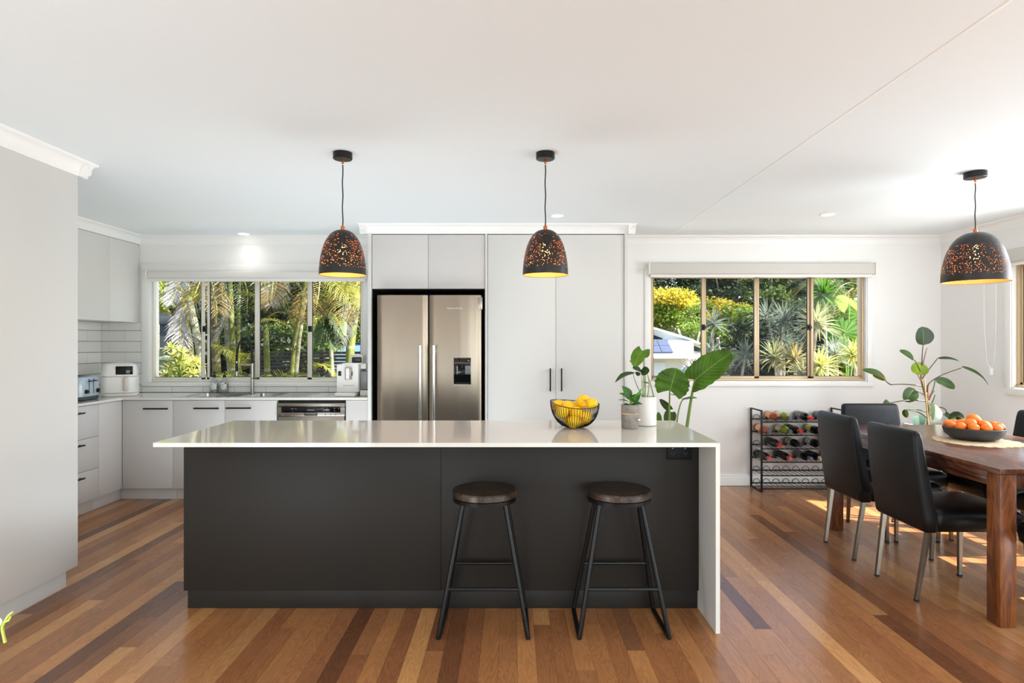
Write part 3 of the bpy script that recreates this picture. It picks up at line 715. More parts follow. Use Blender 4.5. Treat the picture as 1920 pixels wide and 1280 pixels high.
# ---------------------------------------------------------------- appliances on the worktop
# toaster
tp_ = at(177, 746, 5.03)
to = thing('toaster', 'pale blue grey four slice toaster with black levers', 'toaster', (-3.655, 5.05, .9), math.radians(8))
M_toast = mat('pale_blue_metal', (182, 196, 204), .3, metal=.35)
hx, hy = .15, .145
mb = MB(); mb.rr([(.03, 0, 0, hx-.004, hy-.004, .045), (.034, 0, 0, hx, hy, .045), (.10, 0, 0, hx, hy, .045), (.17, 0, 0, hx-.002, hy-.002, .045), (.19, 0, 0, hx-.010, hy-.010, .045), (.198, 0, 0, hx-.03, hy-.03, .03)], 7); mb.build('housing', M_toast, to)
mb = MB(); mb.rr([(.001, 0, 0, hx-.006, hy-.006, .04), (.012, 0, 0, hx+.003, hy+.003, .045), (.031, 0, 0, hx+.001, hy+.001, .045)], 7); mb.build('base', mat('toaster_base', (62, 64, 66), .45), to)
mb = MB(); mb.box((-.11, -.085, .1975), (.10, -.055, .2), .002).box((-.11, -.03, .1975), (.10, 0, .2), .002).box((-.11, .03, .1975), (.10, .06, .2), .002).box((-.11, .08, .1975), (.10, .105, .2), .002); mb.build('slot', M_black, to)
for yy in (-.036, .03):
    MB().box((hx-.002, yy-.0025, .055), (hx+.002, yy+.0025, .175), .001, 1).build('lever_track', M_black, to)
    MB().box((hx, yy-.02, .155), (hx+.026, yy+.02, .163), .003).build('lever', M_black, to)
for yy in (-.085, .09):
    MB().tube([(hx-.002, yy, .075), (hx+.006, yy, .075), (hx+.018, yy, .075)], [.018, .018, .014], 20).build('knob', M_black, to)
# air fryer
af = thing('air_fryer', 'cream white air fryer with a black screen and pink grey handle', 'air fryer', (at(222.5, 740, 5.48).x, 5.50, .9), math.radians(27))
M_cream = mat('cream_plastic', (235, 232, 226), .28)
def rr_(z, h, q=0, r=.06): return (z, 0, q, h*.90, h*.90, r)
mb = MB(); mb.rr([rr_(.002, .148), rr_(.02, .158), rr_(.030, .160)], 8); mb.build('base', M_cream, af)
mb = MB(); mb.rr([rr_(.0325, .154), rr_(.035, .157), rr_(.10, .1565), rr_(.172, .153), rr_(.175, .150)], 8); mb.build('drawer', M_cream, af)
mb = MB(); mb.rr([rr_(.1775, .150), rr_(.18, .153), rr_(.22, .150), rr_(.26, .143), rr_(.283, .132), rr_(.293, .11), rr_(.296, .07)], 8); mb.build('body', M_cream, af)
mb = MB(); M4 = Matrix.Translation((.045, -.1335, .232)) @ Matrix.Rotation(-.08, 4, 'X'); mb.box((-.065, -.004, -.037), (.065, .004, .037), .003, 2, M4); mb.build('screen', M_dark_glass, af)
mb = MB(); mb.box((.040, -.168, .05), (.078, -.136, .174), .012, 3); mb.build('handle', mat('pink_grey_plastic', (214, 203, 196), .35), af)
# coffee machine
cm = thing('coffee_machine', 'white bean-to-cup coffee machine with a side water tank', 'coffee machine', (at(656, 742, 5.45).x, 5.52, .9))
sc_ = 5.40/F
def cx(u): return (u-960)*sc_-cm.location.x
def cz(v): return CH-(v-HZ)*sc_-.9
Y0 = -.12
MB().box((cx(629), Y0-.03, .0015), (cx(667), .16, cz(735.5)), .008, 3).build('drip_tray', M_white, cm)
MB().box((cx(631), Y0, cz(735)), (cx(672), .17, cz(682.5)), .007, 3).build('body', M_white, cm)
MB().box((cx(672)+.001, Y0+.06, cz(692)), (cx(683), .17, cz(682)), .004).build('shoulder', M_white, cm)
mb = MB(); mb.box((cx(672)+.001, Y0+.05, cz(731)), (cx(690), .15, cz(696)), .01, 3); mb.build('water_tank', mat('smoky_plastic', (185, 190, 190), .15, trans=.5), cm)
MB().box((cx(672)+.001, Y0+.04, .0015), (cx(691), .16, cz(732)), .01, 3).build('tank_base', M_white, cm)
mb = MB(); mb.box((cx(650), 0, cz(682)), (cx(673), .14, cz(665.5)), .006, 3); mb.build('lid', M_white, cm)
mb = MB(); mb.box((cx(653), -.012, cz(680.5)), (cx(672), .03, cz(669.5)), .014, 4); mb.build('bean_hopper', mat('smoked_hopper', (52, 50, 46), .12), cm)
MB().box((cx(642), Y0-.01, cz(682.4)), (cx(677), .1, cz(680.6)), .003).build('rim', M_white, cm)
MB().box((cx(634.2), Y0-.003, cz(704.5)), (cx(640), Y0+.001, cz(695.5)), .002).build('display', M_dark_glass, cm)
mb = MB(); mb.box((cx(648), Y0-.022, cz(711.5)), (cx(660), Y0+.002, cz(688.5)), .003); mb.build('spout', M_applsteel, cm)
MB().box((cx(649.5), Y0-.026, cz(710)), (cx(656), Y0-.02, cz(690)), .002).build('spout_cover', M_white, cm)
MB().box((cx(659.6), Y0-.02, cz(704)), (cx(661.3), Y0-.005, cz(696)), .001).build('dial', M_black, cm)
MB().box((cx(643.5), Y0-.0015, cz(722.8)), (cx(664.5), Y0+.001, cz(722)), 0).build('seam', mat('seam_grey', (150, 148, 144), .6), cm)
# ---------------------------------------------------------------- island
IF_ = F*(.9)/(1188-830)          # depth of the island top's front edge
def ix(a): return (a-960)*IF_/F
IB = F/((788-HZ)/(CH-.9)); IL, IR = ix(287), ix(1350)
FY = F/((1107-HZ)/(CH-.1)); 
it = thing('island_worktop', 'white stone island worktop with a waterfall end on the right', 'worktop', ((IL+IR)/2, (IF_+IB)/2, .88))
mb = MB(); mb.prism([(IL, .88), (IR-.02, .88), (IR-.02, .001), (IR, .001), (IR, .9), (IL, .9)], 'y', IF_, IB)
bmesh.ops.bevel(mb.b, geom=list(mb.b.edges), offset=.0015, segments=1, affect='EDGES')
# slab and waterfall as two parts mitred together
mb.b.free(); mb = MB(); mb.prism([(IL, .88), (IR-.02, .88), (IR, .9), (IL, .9)], 'y', IF_, IB); mb.build('stone_slab', M_stone, it, True, ang=20)
mb = MB(); mb.prism([(IR-.02, .001), (IR, .001), (IR, .8996), (IR-.02, .8796)], 'y', IF_, IB); mb.build('waterfall_end', M_stone, it, True, ang=20)
FL, FR_ = (344-960)*FY/F, IR-.0215; FS = (827-960)*FY/F
ic = thing('island_cabinet', 'charcoal grey kitchen island base with recessed kickboard', 'cabinet', ((FL+FR_)/2, FY, 0))
bx('body', (FL+.001, FY+.019, .1), (FR_-.001, IB-.06, .879), M_char, ic, 0)
for a, b in ((FL, FS), (FS, FR_)): bx('panel', (a+G/2, FY, .1), (b-G/2, FY+.018, .879), M_char, ic, .0012)
KY = onz(1308, 1140).y
bx('kickboard', (onz(352, 1140).x, KY, .001), (FR_, IB-.1, .098), M_char, ic, .001)
# island power point
po = thing('power_outlet', 'black double power outlet on the island face under the worktop', 'socket', ((1273-960)*FY/F, FY, .81))
MB().box((-.0625, -.008, -.036), (.0625, -.0005, .036), .004, 3).build('plate', mat('black_plastic', (12, 12, 13), .5, spec=.2), po)
for sx in (-.032, .032):
    mb = MB(); mb.box((sx-.009, -.011, .014), (sx+.009, -.0075, .026), .002); mb.build('switch', M_dark_glass, po)
    mb = MB()
    for ax_, an in ((-.007, -.5), (.007, .5)):
        mb.box((-.0012, -.001, -.004), (.0012, .001, .004), 0, 1, Matrix.Translation((sx+ax_, -.0083, -.004)) @ Matrix.Rotation(an, 4, 'Y'))
    mb.box((sx-.0012, -.0093, -.020), (sx+.0012, -.0075, -.012)); mb.build('pin_slot', mat('slot_grey', (70, 70, 72), .5), po)
# ---------------------------------------------------------------- pendants
def m_shade():
    m, nt, b, out = node_mat('perforated_shade'); N = nt.nodes.new; L = nt.links.new
    b.inputs['Roughness'].default_value = .42
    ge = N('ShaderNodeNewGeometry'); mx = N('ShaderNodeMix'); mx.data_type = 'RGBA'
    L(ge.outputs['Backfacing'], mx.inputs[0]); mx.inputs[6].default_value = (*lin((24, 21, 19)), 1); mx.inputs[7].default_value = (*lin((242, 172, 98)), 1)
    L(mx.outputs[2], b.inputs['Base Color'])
    tc = N('ShaderNodeTexCoord'); v = N('ShaderNodeTexVoronoi'); v.inputs['Scale'].default_value = 150; L(tc.outputs['Object'], v.inputs[0])
    sx = N('ShaderNodeSeparateColor'); L(v.outputs['Color'], sx.inputs[0])
    rad = math_n(nt, 'MULTIPLY_ADD', sx.outputs[0], .28, .07)          # radius differs from hole to hole
    hole = math_n(nt, 'LESS_THAN', v.outputs['Distance'], rad)
    keep = math_n(nt, 'LESS_THAN', sx.outputs[1], .72)
    ps = N('ShaderNodeSeparateXYZ'); L(tc.outputs['Object'], ps.inputs[0])
    band = math_n(nt, 'MULTIPLY', math_n(nt, 'GREATER_THAN', ps.outputs[2], .035), math_n(nt, 'LESS_THAN', ps.outputs[2], .215))
    f = math_n(nt, 'MULTIPLY', math_n(nt, 'MULTIPLY', hole, keep), band)
    t = N('ShaderNodeBsdfTransparent'); ms = N('ShaderNodeMixShader'); L(f, ms.inputs[0]); L(b.outputs[0], ms.inputs[1]); L(t.outputs[0], ms.inputs[2]); L(ms.outputs[0], out.inputs[0])
    return m
M_shade = m_shade()
def pendant(label, X, Y, R, Hs, zb, cr, ch):
    o = thing('pendant_lamp', label, 'pendant lamp', (X, Y, zb), 0, 'dark perforated pendant lamps')
    k = Hs/.245
    prof = []
    for i in range(25):
        t = i/24; a = t*PI/2*.985
        prof.append((R*math.cos(a)**.78 if t < 1 else .012*1, Hs*math.sin(a)**1.02))
    prof = [(R*1.0, 0)]+[(R*(1-.03*q/.2) if False else p[0], max(p[1], 0)) for q, p in enumerate(prof)][1:]
    prof = [(r, z) for r, z in prof]
    prof[-1] = (.014, Hs)
    mb = MB(); mb.lathe(prof, 64); sh = mb.build('shade', M_shade, o, ang=0, fix=True)
    for v in sh.data.vertices: pass
    sh.scale = (1, 1, 1)
    MB().lathe([(R-.0012, .0012), (R+.0008, .0012), (R+.0008, -.0008), (R-.0012, -.0008), (R-.0012, .0012)], 64).build('rim', mat('shade_rim', (60, 48, 38), .4, metal=.6), o)
    top = CZ-zb
    MB().lathe([(.011, Hs-.03), (.011, Hs+.018), (.007, Hs+.022), (.001, Hs+.022)], 20, cap0=True).build('copper_cap', M_copper, o)
    pts = [(0.0015*math.sin(q*1.3), 0, Hs+.02+(top-ch-.03-Hs-.02)*q/12) for q in range(13)]
    MB().tube(pts, .0032, 8).build('cord', M_black, o)
    mb = MB(); mb.cyl((0, 0, top-ch-.024), (0, 0, top-ch+.002), .006, n=14); mb.build('cord_grip', M_copper, o)
    MB().lathe([(.001, top-ch), (cr-.003, top-ch), (cr, top-ch+.003), (cr, top-.001), (.001, top-.001)], 40).build('canopy', M_black, o)
    MB().cyl((0, 0, Hs-.03), (0, 0, Hs-.075), .018, n=20).build('lamp_holder', M_black, o)
    bz = Hs*.5
    MB().lathe([(.001, bz-.03), (.014, bz-.027), (.026, bz-.012), (.029, bz+.004), (.026, bz+.02), (.016, bz+.045), (.014, Hs-.07)], 24).build('bulb', mat('warm_bulb', (255, 190, 110), .3, emit=(255, 190, 110), estr=9), o)
    d = bpy.data.lights.new('bulb_light', 'POINT'); d.energy = .85*k; d.color = (1, .72, .42); d.shadow_soft_size = .03
    q = bpy.data.objects.new('bulb_light', d); COL.objects.link(q); q.parent = o; q.location = (0, 0, bz-.06)
    return o
def pend_from_px(label, px_, cy0, cy1, cw, ty, by, wpx):
    s = (HZ-cy0)/(CZ-CH); Y = F/s; X = (px_-960)/s; zt = CH+(HZ-ty)/s; zb = CH+(HZ-by)/s
    return pendant(label, X, Y, wpx/2/s, zt-zb, zb, cw/2/s, (cy1-cy0)/s*.85)
pend_from_px('black speckled dome pendant lamp hanging in front of the kitchen sink window', 642.5, 286.5, 301, 35.5, 431, 515.5, 86)
pend_from_px('black speckled dome pendant lamp hanging in front of the tall pantry doors', 1022.5, 286.5, 301, 35, 430.5, 515.5, 85)
pend_from_px('larger black speckled dome pendant lamp hanging over the dining table', 1828.5, 322.5, 336, 37, 435.5, 528.5, 108)
# ---------------------------------------------------------------- bar stools
def stool(label, cx_, yaw=0):
    o = thing('bar_stool', label, 'stool', (cx_, 2.955, 0), yaw, 'backless bar stools at the island')
    R = .157
    mb = MB(); mb.lathe([(.001, .629), (R-.006, .629), (R, .634), (R, .657), (R-.005, .663), (.001, .664)], 48); mb.build('seat', M_stoolseat, o)
    mb = MB(); mb.lathe([(R-.026, .610), (R-.004, .610), (R-.003, .628), (R-.026, .628), (R-.026, .610)], 48); mb.build('seat_ring', M_blackm, o)
    r = .0112
    yb = FY-.013-2.955; yf = onz(0, 1200).y-2.955
    for sx in (-1, 1):
        f0 = Vector((sx*.207, yf, r)); f1 = Vector((sx*.098, -.055, .619)); b0 = Vector((sx*.203, yb, r)); b1 = Vector((sx*.102, .05, .619))
        MB().tube([f1, f1.lerp(f0, .5), f1.lerp(f0, .97), f0+Vector((0, .004, 0))], r, 12).build('leg', M_blackm, o)
        MB().tube([b1, b1.lerp(b0, .5), b1.lerp(b0, .97), b0+Vector((0, -.004, 0))], r, 12).build('leg', M_blackm, o)
        MB().tube([f0+Vector((0, .0, 0)), (f0+b0)/2, b0], r, 12).build('runner', M_blackm, o)
        MB().cyl(f0+Vector((0, .012, -r)), f0+Vector((0, .012, -r+.002)), .008, n=12).build('foot_pad', M_white, o)
    def onleg(a, b, z): return a.lerp(b, (z-a.z)/(b.z-a.z))
    P = [onleg(Vector((s*.207, yf, r)), Vector((s*.098, -.055, .619)), .222) for s in (-1, 1)]
    Q = [onleg(Vector((s*.203, yb, r)), Vector((s*.102, .05, .619)), .262) for s in (-1, 1)]
    MB().tube(P, .0088, 10).build('footrest', M_blackm, o); MB().tube(Q, .0088, 10).build('footrest', M_blackm, o)
    return o
stool('round wooden bar stool with black frame, the one nearer the island panel joint', -.133)
stool('round wooden bar stool with black frame, the one nearer the stone waterfall end', .518)
# ---------------------------------------------------------------- dining table
TX0, TY0 = 2.345, onz(1871, 1175.6).y-.012
TY1 = 4.54; TW = .95; TZ = .765
dt = thing('dining_table', 'dark reddish brown solid wood dining table with thick square legs', 'table', (TX0+TW/2, (TY0+TY1)/2, 0))
mb = MB(); mb.box((TX0, TY0, TZ-.028), (TX0+TW, TY1, TZ), .003); mb.build('tabletop', M_table, dt, True)
ap = .095
for a, b in (((TX0+.006, TY0+.09, TZ-ap), (TX0+.03, TY1-.09, TZ-.029)), ((TX0+TW-.03, TY0+.09, TZ-ap), (TX0+TW-.006, TY1-.09, TZ-.029)), ((TX0+.09, TY0+.02, TZ-ap), (TX0+TW-.09, TY0+.044, TZ-.029)), ((TX0+.09, TY1-.044, TZ-ap), (TX0+TW-.09, TY1-.02, TZ-.029))):
    bx('apron', a, b, M_table, dt, .002)
for a in (TX0+.003, TX0+TW-.083):
    for b in (TY0+.003, TY1-.089): bx('leg', (a, b, .001), (a+.08, b+.086, TZ-.029), M_tleg, dt, .004)
# dining chairs: local frame: seat towards +x, back at x = 0
def chair(label, loc, rz, first=[None]):
    if first[0] is not None:
        c = copy_tree(first[0]); c.location = loc; c.rotation_euler = (0, 0, rz); c['label'] = label; return c
    o = thing('dining_chair', label, 'chair', loc, rz, 'black leather dining chairs')
    W = .225
    # backrest: tall panel leaning back, loft upwards
    secs = []
    for z, xc, hx_, hy_, r in ((.375, .055, .030, W-.012, .012), (.39, .052, .038, W-.002, .02), (.45, .047, .041, W, .022), (.60, .022, .038, W-.002, .022), (.75, .000, .033, W-.006, .02), (.86, -.012, .028, W-.010, .02), (.893, -.016, .024, W-.014, .018), (.904, -.017, .017, W-.024, .014), (.908, -.0175, .008, W-.036, .008)):
        secs.append((z, xc, 0, hx_, hy_, r))
    mb = MB(); mb.rr(secs, 6)
    for v in mb.b.verts: # soft hollow of the back along its width
        t = (v.co.y/W); v.co.x -= .012*(1-t*t)*max(0, min(1, (v.co.z-.38)/.3))
    mb.build('backrest', M_leather, o, ang=60)
    mb = MB()
    c0 = .305; rows = [(.378, .222, W-.018, .03), (.392, .236, W-.006, .035), (.43, .243, W, .04), (.462, .243, W, .045), (.482, .236, W-.008, .05), (.494, .215, W-.03, .06), (.500, .16, W-.08, .06), (.502, .06, W-.16, .03)]
    mb.rr([(z, c0, 0, a, b, r) for z, a, b, r in rows], 7)
    mb.build('seat', M_leather, o, ang=60)
    L = MB()
    def leg(p, q, s0=.0125, s1=.009):
        l = MB(); p = Vector(p); q = Vector(q)
        l.loft([[(c.x+dx*s, c.y+dy*s, c.z) for dx, dy in ((-1, -1), (1, -1), (1, 1), (-1, 1))] for c, s in ((p, s0), (q, s1))])
        lg = l.build('leg', M_chrome, o, smooth=False)
        MB().box((q.x-.0105, q.y-.0105, .0005), (q.x+.0105, q.y+.0105, .012), .001, 1).build('leg_cap', M_black, lg)
    for sy in (-1, 1):
        leg((.055, sy*(W-.035), .40), (0, sy*.175, .010)); leg((.50, sy*(W-.035), .385), (.487, sy*.175, .010))
        MB().cyl((.04, sy*(W-.035), .385), (.51, sy*(W-.035), .383), .009, n=10).build('seat_rail', M_chrome, o)
    first[0] = o; return o
A_ = (onz(1547, 1016)+onz(1602.5, 1050.7))/2; B_ = (onz(1643.7, 1080)+onz(1718.7, 1127))/2
chair('black leather dining chair with chrome legs, nearest the camera, beside the near table leg', (B_.x, B_.y, 0), 0)
chair('black leather dining chair in front of the wine rack, further along the same table side', (A_.x, A_.y, 0), 0)
chair('black leather dining chair at the far end of the table, facing the camera', (2.755, 4.67, 0), -PI/2)
chair('black leather dining chair across the table beside the side window, cut by the picture edge', (3.54, 4.05, 0), PI)
chair('black leather dining chair across the table, mostly hidden behind the near table leg', (3.54, 3.42, 0), PI)
chair('black leather dining chair pushed under the near end of the table, at the picture edge', (2.735, 2.50, 0), PI/2)
# placemat, bowl and mandarins
PM = Vector((2.86, 3.74, TZ))
pm = MB(); n = 72
def pmr(a, k): return (.225 if k else .215)+.007*math.sin(a*17)+.004*math.sin(a*29+1)
pm = thing('placemat', 'round natural woven placemat with scalloped edge under the fruit bowl', 'placemat', PM)
M_weave = mat('woven_seagrass', (206, 184, 150), .8, bump=.8, bscale=160, vary=.22, vscale=40)
seg = 24
mb = MB(); mb.lathe([(.001, .0005), (.08, .0005), (.15, .0005), (.15, .005), (.08, .006), (.001, .0055)], 48); mb.build('mat_centre', M_weave, pm)
for k in range(seg):
    a0 = 2*PI*k/seg; a1 = 2*PI*(k+1)/seg-.01; mb = MB(); r1 = .222+.006*((k*7) % 3-1)
    poly = [(.1495*math.cos(a0), .1495*math.sin(a0))]+[((r1+.012*math.sin(PI*t/4))*math.cos(a0+(a1-a0)*t/4), (r1+.012*math.sin(PI*t/4))*math.sin(a0+(a1-a0)*t/4)) for t in range(5)]+[(.1495*math.cos(a1), .1495*math.sin(a1))]
    mb.prism(poly, 'z', .0005, .0045); mb.build('mat_leaf', M_weave, pm)
BW = Vector((2.885, 3.80, TZ+.006))
fb = thing('fruit_bowl', 'wide dark charcoal bowl of mandarins on the dining table', 'bowl', BW)
mb = MB(); mb.lathe([(.001, .001), (.095, .001), (.125, .010), (.152, .035), (.160, .062), (.1615, .074), (.159, .0765), (.156, .074), (.148, .042), (.12, .018), (.09, .010), (.001, .009)], 56); mb.build('bowl_body', mat('charcoal_stoneware', (52, 54, 58), .45, bump=.1, bscale=200), fb)
def relax(items, rb, bowl_r, it=200):
    P = [[Vector(q[:3]), q[3]*rb] for q in items]
    for _ in range(it):
        for i in range(len(P)):
            for j in range(i):
                d = P[i][0]-P[j][0]; g = P[i][1]+P[j][1]-d.length
                if g > 0:
                    d = d.normalized() if d.length > 1e-5 else Vector((0, 0, 1)); P[i][0] += d*g*.5; P[j][0] -= d*g*.5
        for q in P:
            q[0].z -= .0002
            h = math.hypot(q[0].x, q[0].y); lim = bowl_r(q[0].z)-q[1]*.9
            if h > max(lim, .001) and lim < .9: q[0].x *= max(lim, .001)/h; q[0].y *= max(lim, .001)/h; q[0].z += .0008
            q[0].z = max(q[0].z, .012+q[1]*.92)
    return [q[0] for q in P]
M_mand = mat('mandarin_peel', (240, 124, 28), .42, bump=.35, bscale=260, vary=.07, vscale=5)
def mandarin(c, r, label, rot):
    o = thing('mandarin', label, 'mandarin', c, rot, 'mandarins in the dark bowl')
    mb = MB(); rings = []; n, m_ = 20, 12
    for i in range(m_+1):
        a = PI*i/m_; q = math.sin(a); z = -math.cos(a)*.84
        if i in (0, m_): z *= .93; q = .03
        rings.append([(r*q*(1+.015*math.cos(5*t))*math.cos(t), r*q*(1+.015*math.cos(5*t))*math.sin(t), r*z) for t in [2*PI*j/n for j in range(n)]])
    mb.loft(rings); mb.build('fruit', M_mand, o, ang=0)
    MB().lathe([(.001, r*.80), (.0035, r*.80), (.003, r*.835), (.001, r*.835)], 8).build('stem_button', mat('stem_green', (96, 110, 50), .7), o)
    o.rotation_euler = (rot*.7, rot*.5, rot)
rng = random.Random(3)
pl = [(-.112, -.045, .058, .032), (-.075, -.095, .060, .031), (-.012, -.118, .060, .031), (.052, -.108, .060, .031), (.108, -.052, .060, .031), (.125, .012, .060, .030), (.095, .075, .060, .031), (.03, .118, .060, .031), (-.04, .112, .06, .031), (-.105, .06, .06, .031), (-.118, .008, .060, .030), (-.058, -.045, .092, .036), (.010, -.066, .094, .034), (.058, -.018, .094, .036), (.004, .006, .118, .038), (-.052, .028, .096, .034), (.012, .066, .094, .034), (.07, .05, .09, .032)]
lm = ['mandarin resting against the bowl rim at its outer left', 'mandarin low at the front left of the bowl rim', 'mandarin low at the front middle of the bowl', 'mandarin low at the front right of the bowl', 'mandarin against the right side of the bowl rim', 'mandarin at the rightmost edge of the bowl', None, None, None, None, 'mandarin leftmost in the bowl, half behind its neighbour', 'large mandarin on the second layer at the left of the heap', 'mandarin at the front middle of the second layer', 'large mandarin on the second layer at the right of the heap', 'topmost mandarin crowning the whole heap', None, None, 'mandarin in the second layer, behind the right hand side']
pl += [(-.07, -.05, .04, .03), (0, -.09, .04, .03), (.07, -.05, .04, .03), (.085, .03, .04, .03), (.03, .08, .04, .03), (-.04, .08, .04, .03), (-.085, .03, .04, .03), (0, 0, .04, .034)]; lm += [None]*8
rp = relax(pl, 1.0, lambda z: .125+.03*min(1, z/.05) if z < .085 else 1)
for i, (x_, y_, z_, r_) in enumerate(pl):
    mandarin(BW+rp[i], r_, lm[i] or 'mandarin at the back of the heap in the dark bowl', rng.uniform(-.8, .8))
# ---------------------------------------------------------------- wine rack and bottles
wr = thing('wine_rack', 'black metal six tier wine rack standing against the back wall', 'wine rack', (2.69, 5.76, 0))
RF = onz(1424, 922.5); RYf = RF.y; RYb = WY-.02; RX0 = 2.302; RX1 = 3.075
def post(x, y): bx('post', (x-.008, y-.007, .001), (x+.008, y+.007, .752), M_blackm, wr, .001)
for x in (RX0, RX1):
    post(x, RYf); post(x, RYb)
    bx('end_bar', (x-.008, RYf-.006, .744), (x+.008, RYb+.006, .757), M_blackm, wr, .002)
    bx('base_bar', (x-.006, RYf, .002), (x+.006, RYb, .012), M_blackm, wr, .001)
tiers = [.648, .524, .400, .277, .153, .032]
SLOT = [2.352+.0945*k for k in range(8)]
wm = None
for ti, z in enumerate(tiers):
    t = thing('tier', None, None, (0, 0, 0)); t.parent = wr; t.location = -Vector(wr.location)
    bx('front_rail', (RX0, RYf-.005, z-.006), (RX1, RYf+.005, z+.005), M_blackm, t, .001)
    bx('back_rail', (RX0, RYb-.005, z-.006), (RX1, RYb+.005, z+.005), M_blackm, t, .001)
    for k in range(17):
        xx = RX0+.022+k*.0455
        if wm is None:
            q = MB().cyl((0, RYf, 0), (0, RYb, 0), .0028, n=8).build('cross_wire', M_blackm, t); wm = q.data
            h = MB().tube([(.033*math.cos(a), 0, .036*math.sin(a)) for a in [PI*j/12 for j in range(13)]], .0026, 7).build('hoop', M_blackm, t); hm = h.data
            bpy.data.objects.remove(h)
        else: q = bpy.data.objects.new('cross_wire', wm); COL.objects.link(q); q.parent = t
        q.location = (xx, 0, z+.003)
    for xx in SLOT:
        h = bpy.data.objects.new('hoop', hm); COL.objects.link(h); h.parent = t; h.location = (xx, RYb-.004, z+.004)
def bottle(slot, tier, label, glass, foil, lab=None, liquid=None, dx=0, dz=0, yaw=0, short=1):
    R = .0375; z = tiers[tier]+.006+R+dz
    o = thing('wine_bottle', label, 'bottle', (SLOT[slot]+dx, RYb-.012, z), yaw, 'wine bottles lying in the rack')
    Mx = Matrix.Rotation(PI/2, 4, 'X')       # local z -> -y (neck towards the room)
    prof = [(.001, .012), (.028, .003), (R-.002, 0), (R, .004), (R, .185*short), (R-.003, .200*short), (.026, .222*short), (.0165, .238*short), (.0145, .25*short), (.0140, .285), (.0155, .287), (.0155, .297), (.001, .298)]
    mb = MB(); mb.lathe(prof, 28); bmesh.ops.transform(mb.b, matrix=Mx, verts=mb.b.verts); mb.build('bottle_glass', glass, o)
    mb = MB(); mb.lathe([(.0153, .235*short+.012), (.0163, .25*short), (.0162, .2995), (.001, .300)], 24); bmesh.ops.transform(mb.b, matrix=Mx, verts=mb.b.verts); mb.build('foil_cap', foil, o)
    if lab:
        mb = MB(); rows = []; n = 20
        for zz in (.055, .155):
            rows.append([mb.b.verts.new((Mx @ Vector(((R+.0006)*math.cos(a), (R+.0006)*math.sin(a), zz)))) for a in [-.35+(PI+.7)*k/n for k in range(n+1)]])
        for k in range(n): mb.face((rows[0][k], rows[0][k+1], rows[1][k+1], rows[1][k]))
        mb.build('bottle_label', lab, o)
    return o
g_dark = mat('dark_green_glass', (10, 14, 11), .08); g_brown = mat('matt_dark_glass', (24, 20, 18), .22); g_orange = mat('rose_wine_glass', (196, 92, 44), .08, trans=.35); g_lime = mat('lime_wine_glass', (156, 176, 50), .08, trans=.35)
f_red = mat('red_foil', (205, 20, 26), .3, metal=.2); f_pink = mat('faded_red_foil', (196, 70, 72), .35); f_grey = mat('grey_foil', (98, 106, 116), .35, metal=.4); f_black = mat('black_foil', (26, 26, 30), .35); f_purple = mat('purple_foil', (96, 84, 122), .35); f_cream = mat('cream_foil', (215, 196, 150), .4); f_wht = mat('white_foil', (215, 212, 205), .4)
l_white = mat('white_paper_label', (208, 205, 200), .7, vary=.1, vscale=70); l_grey = mat('grey_paper_label', (120, 118, 122), .7); l_peach = mat('peach_paper_label', (226, 168, 124), .7); l_yell = mat('yellow_paper_label', (200, 190, 110), .7); l_dark = mat('dark_paper_label', (40, 35, 34), .7); l_pale = mat('pale_green_label', (212, 216, 200), .6)
def script_label(name):
    m, nt, b, out = node_mat(name); tc = nt.nodes.new('ShaderNodeTexCoord'); wv = nt.nodes.new('ShaderNodeTexWave'); wv.inputs['Scale'].default_value = 26; wv.inputs['Distortion'].default_value = 9
    nt.links.new(tc.outputs['Object'], wv.inputs[0]); nt.links.new(ramp(nt, wv.outputs[0], [(0, (206, 204, 202)), (.72, (206, 204, 202)), (.8, (60, 60, 60))]), b.inputs['Base Color']); b.inputs['Roughness'].default_value = .7; return m
l_scr = script_label('script_paper_label')
bottle(1, 0, 'orange rose wine bottle with black cap on the top tier', g_orange, f_black, l_peach)
bottle(2, 0, 'lime green white wine bottle with grey cap on the top tier', g_lime, f_grey, l_pale)
bottle(4, 0, 'dark wine bottle with bright red cap and grey label on the top tier', g_dark, f_red, l_grey)
bottle(6, 0, 'dark grey wine bottle on the top tier, half hidden behind the chair back', g_dark, f_black, l_grey)
bottle(0, 1, 'orange rose wine bottle with grey cap on the second tier, at the rack end', g_orange, f_grey, l_peach)
bottle(2, 1, 'lime green wine bottle with blue grey cap on the second tier', g_lime, f_grey, l_pale)
bottle(3, 1, 'dark wine bottle with red cap beside the lime green one on the second tier', g_brown, f_red, l_dark)
bottle(5, 1, 'dark wine bottle with yellow label and red cap on the second tier', g_dark, f_red, l_yell)
bottle(1, 2, 'matt dark wine bottle with red cap on the third tier', g_brown, f_red, l_dark)
bottle(3, 2, 'dark bottle with white scripted label on the third tier, right of the red capped one', g_dark, f_black, l_scr)
bottle(5, 2, 'dark bottle with white scripted label on the third tier, next to the tan box', g_dark, f_black, l_scr)
bottle(0, 3, 'dark wine bottle with faded red cap on the fourth tier, at the rack end', g_brown, f_pink, l_dark)
bottle(2, 3, 'dark wine bottle with faded red cap on the fourth tier, second from the rack end', g_brown, f_pink, l_dark)
bottle(4, 3, 'dark bottle with purple cap on the fourth tier', g_dark, f_purple, l_grey)
bottle(5, 3, 'dark bottle with cream cap on the fourth tier', g_dark, f_cream, l_dark)
bottle(7, 3, 'plain black bottle at the far end of the fourth tier', g_dark, f_black, l_dark, dx=-.03)
o = thing('gift_box', 'orange tan wooden box standing on the third tier of the wine rack', 'box', (2.99, 5.78, tiers[2]+.0085))
MB().box((-.045, -.07, 0), (.045, .07, .104), .003).build('box_body', mat('tan_wood', (186, 110, 36), .5), o)
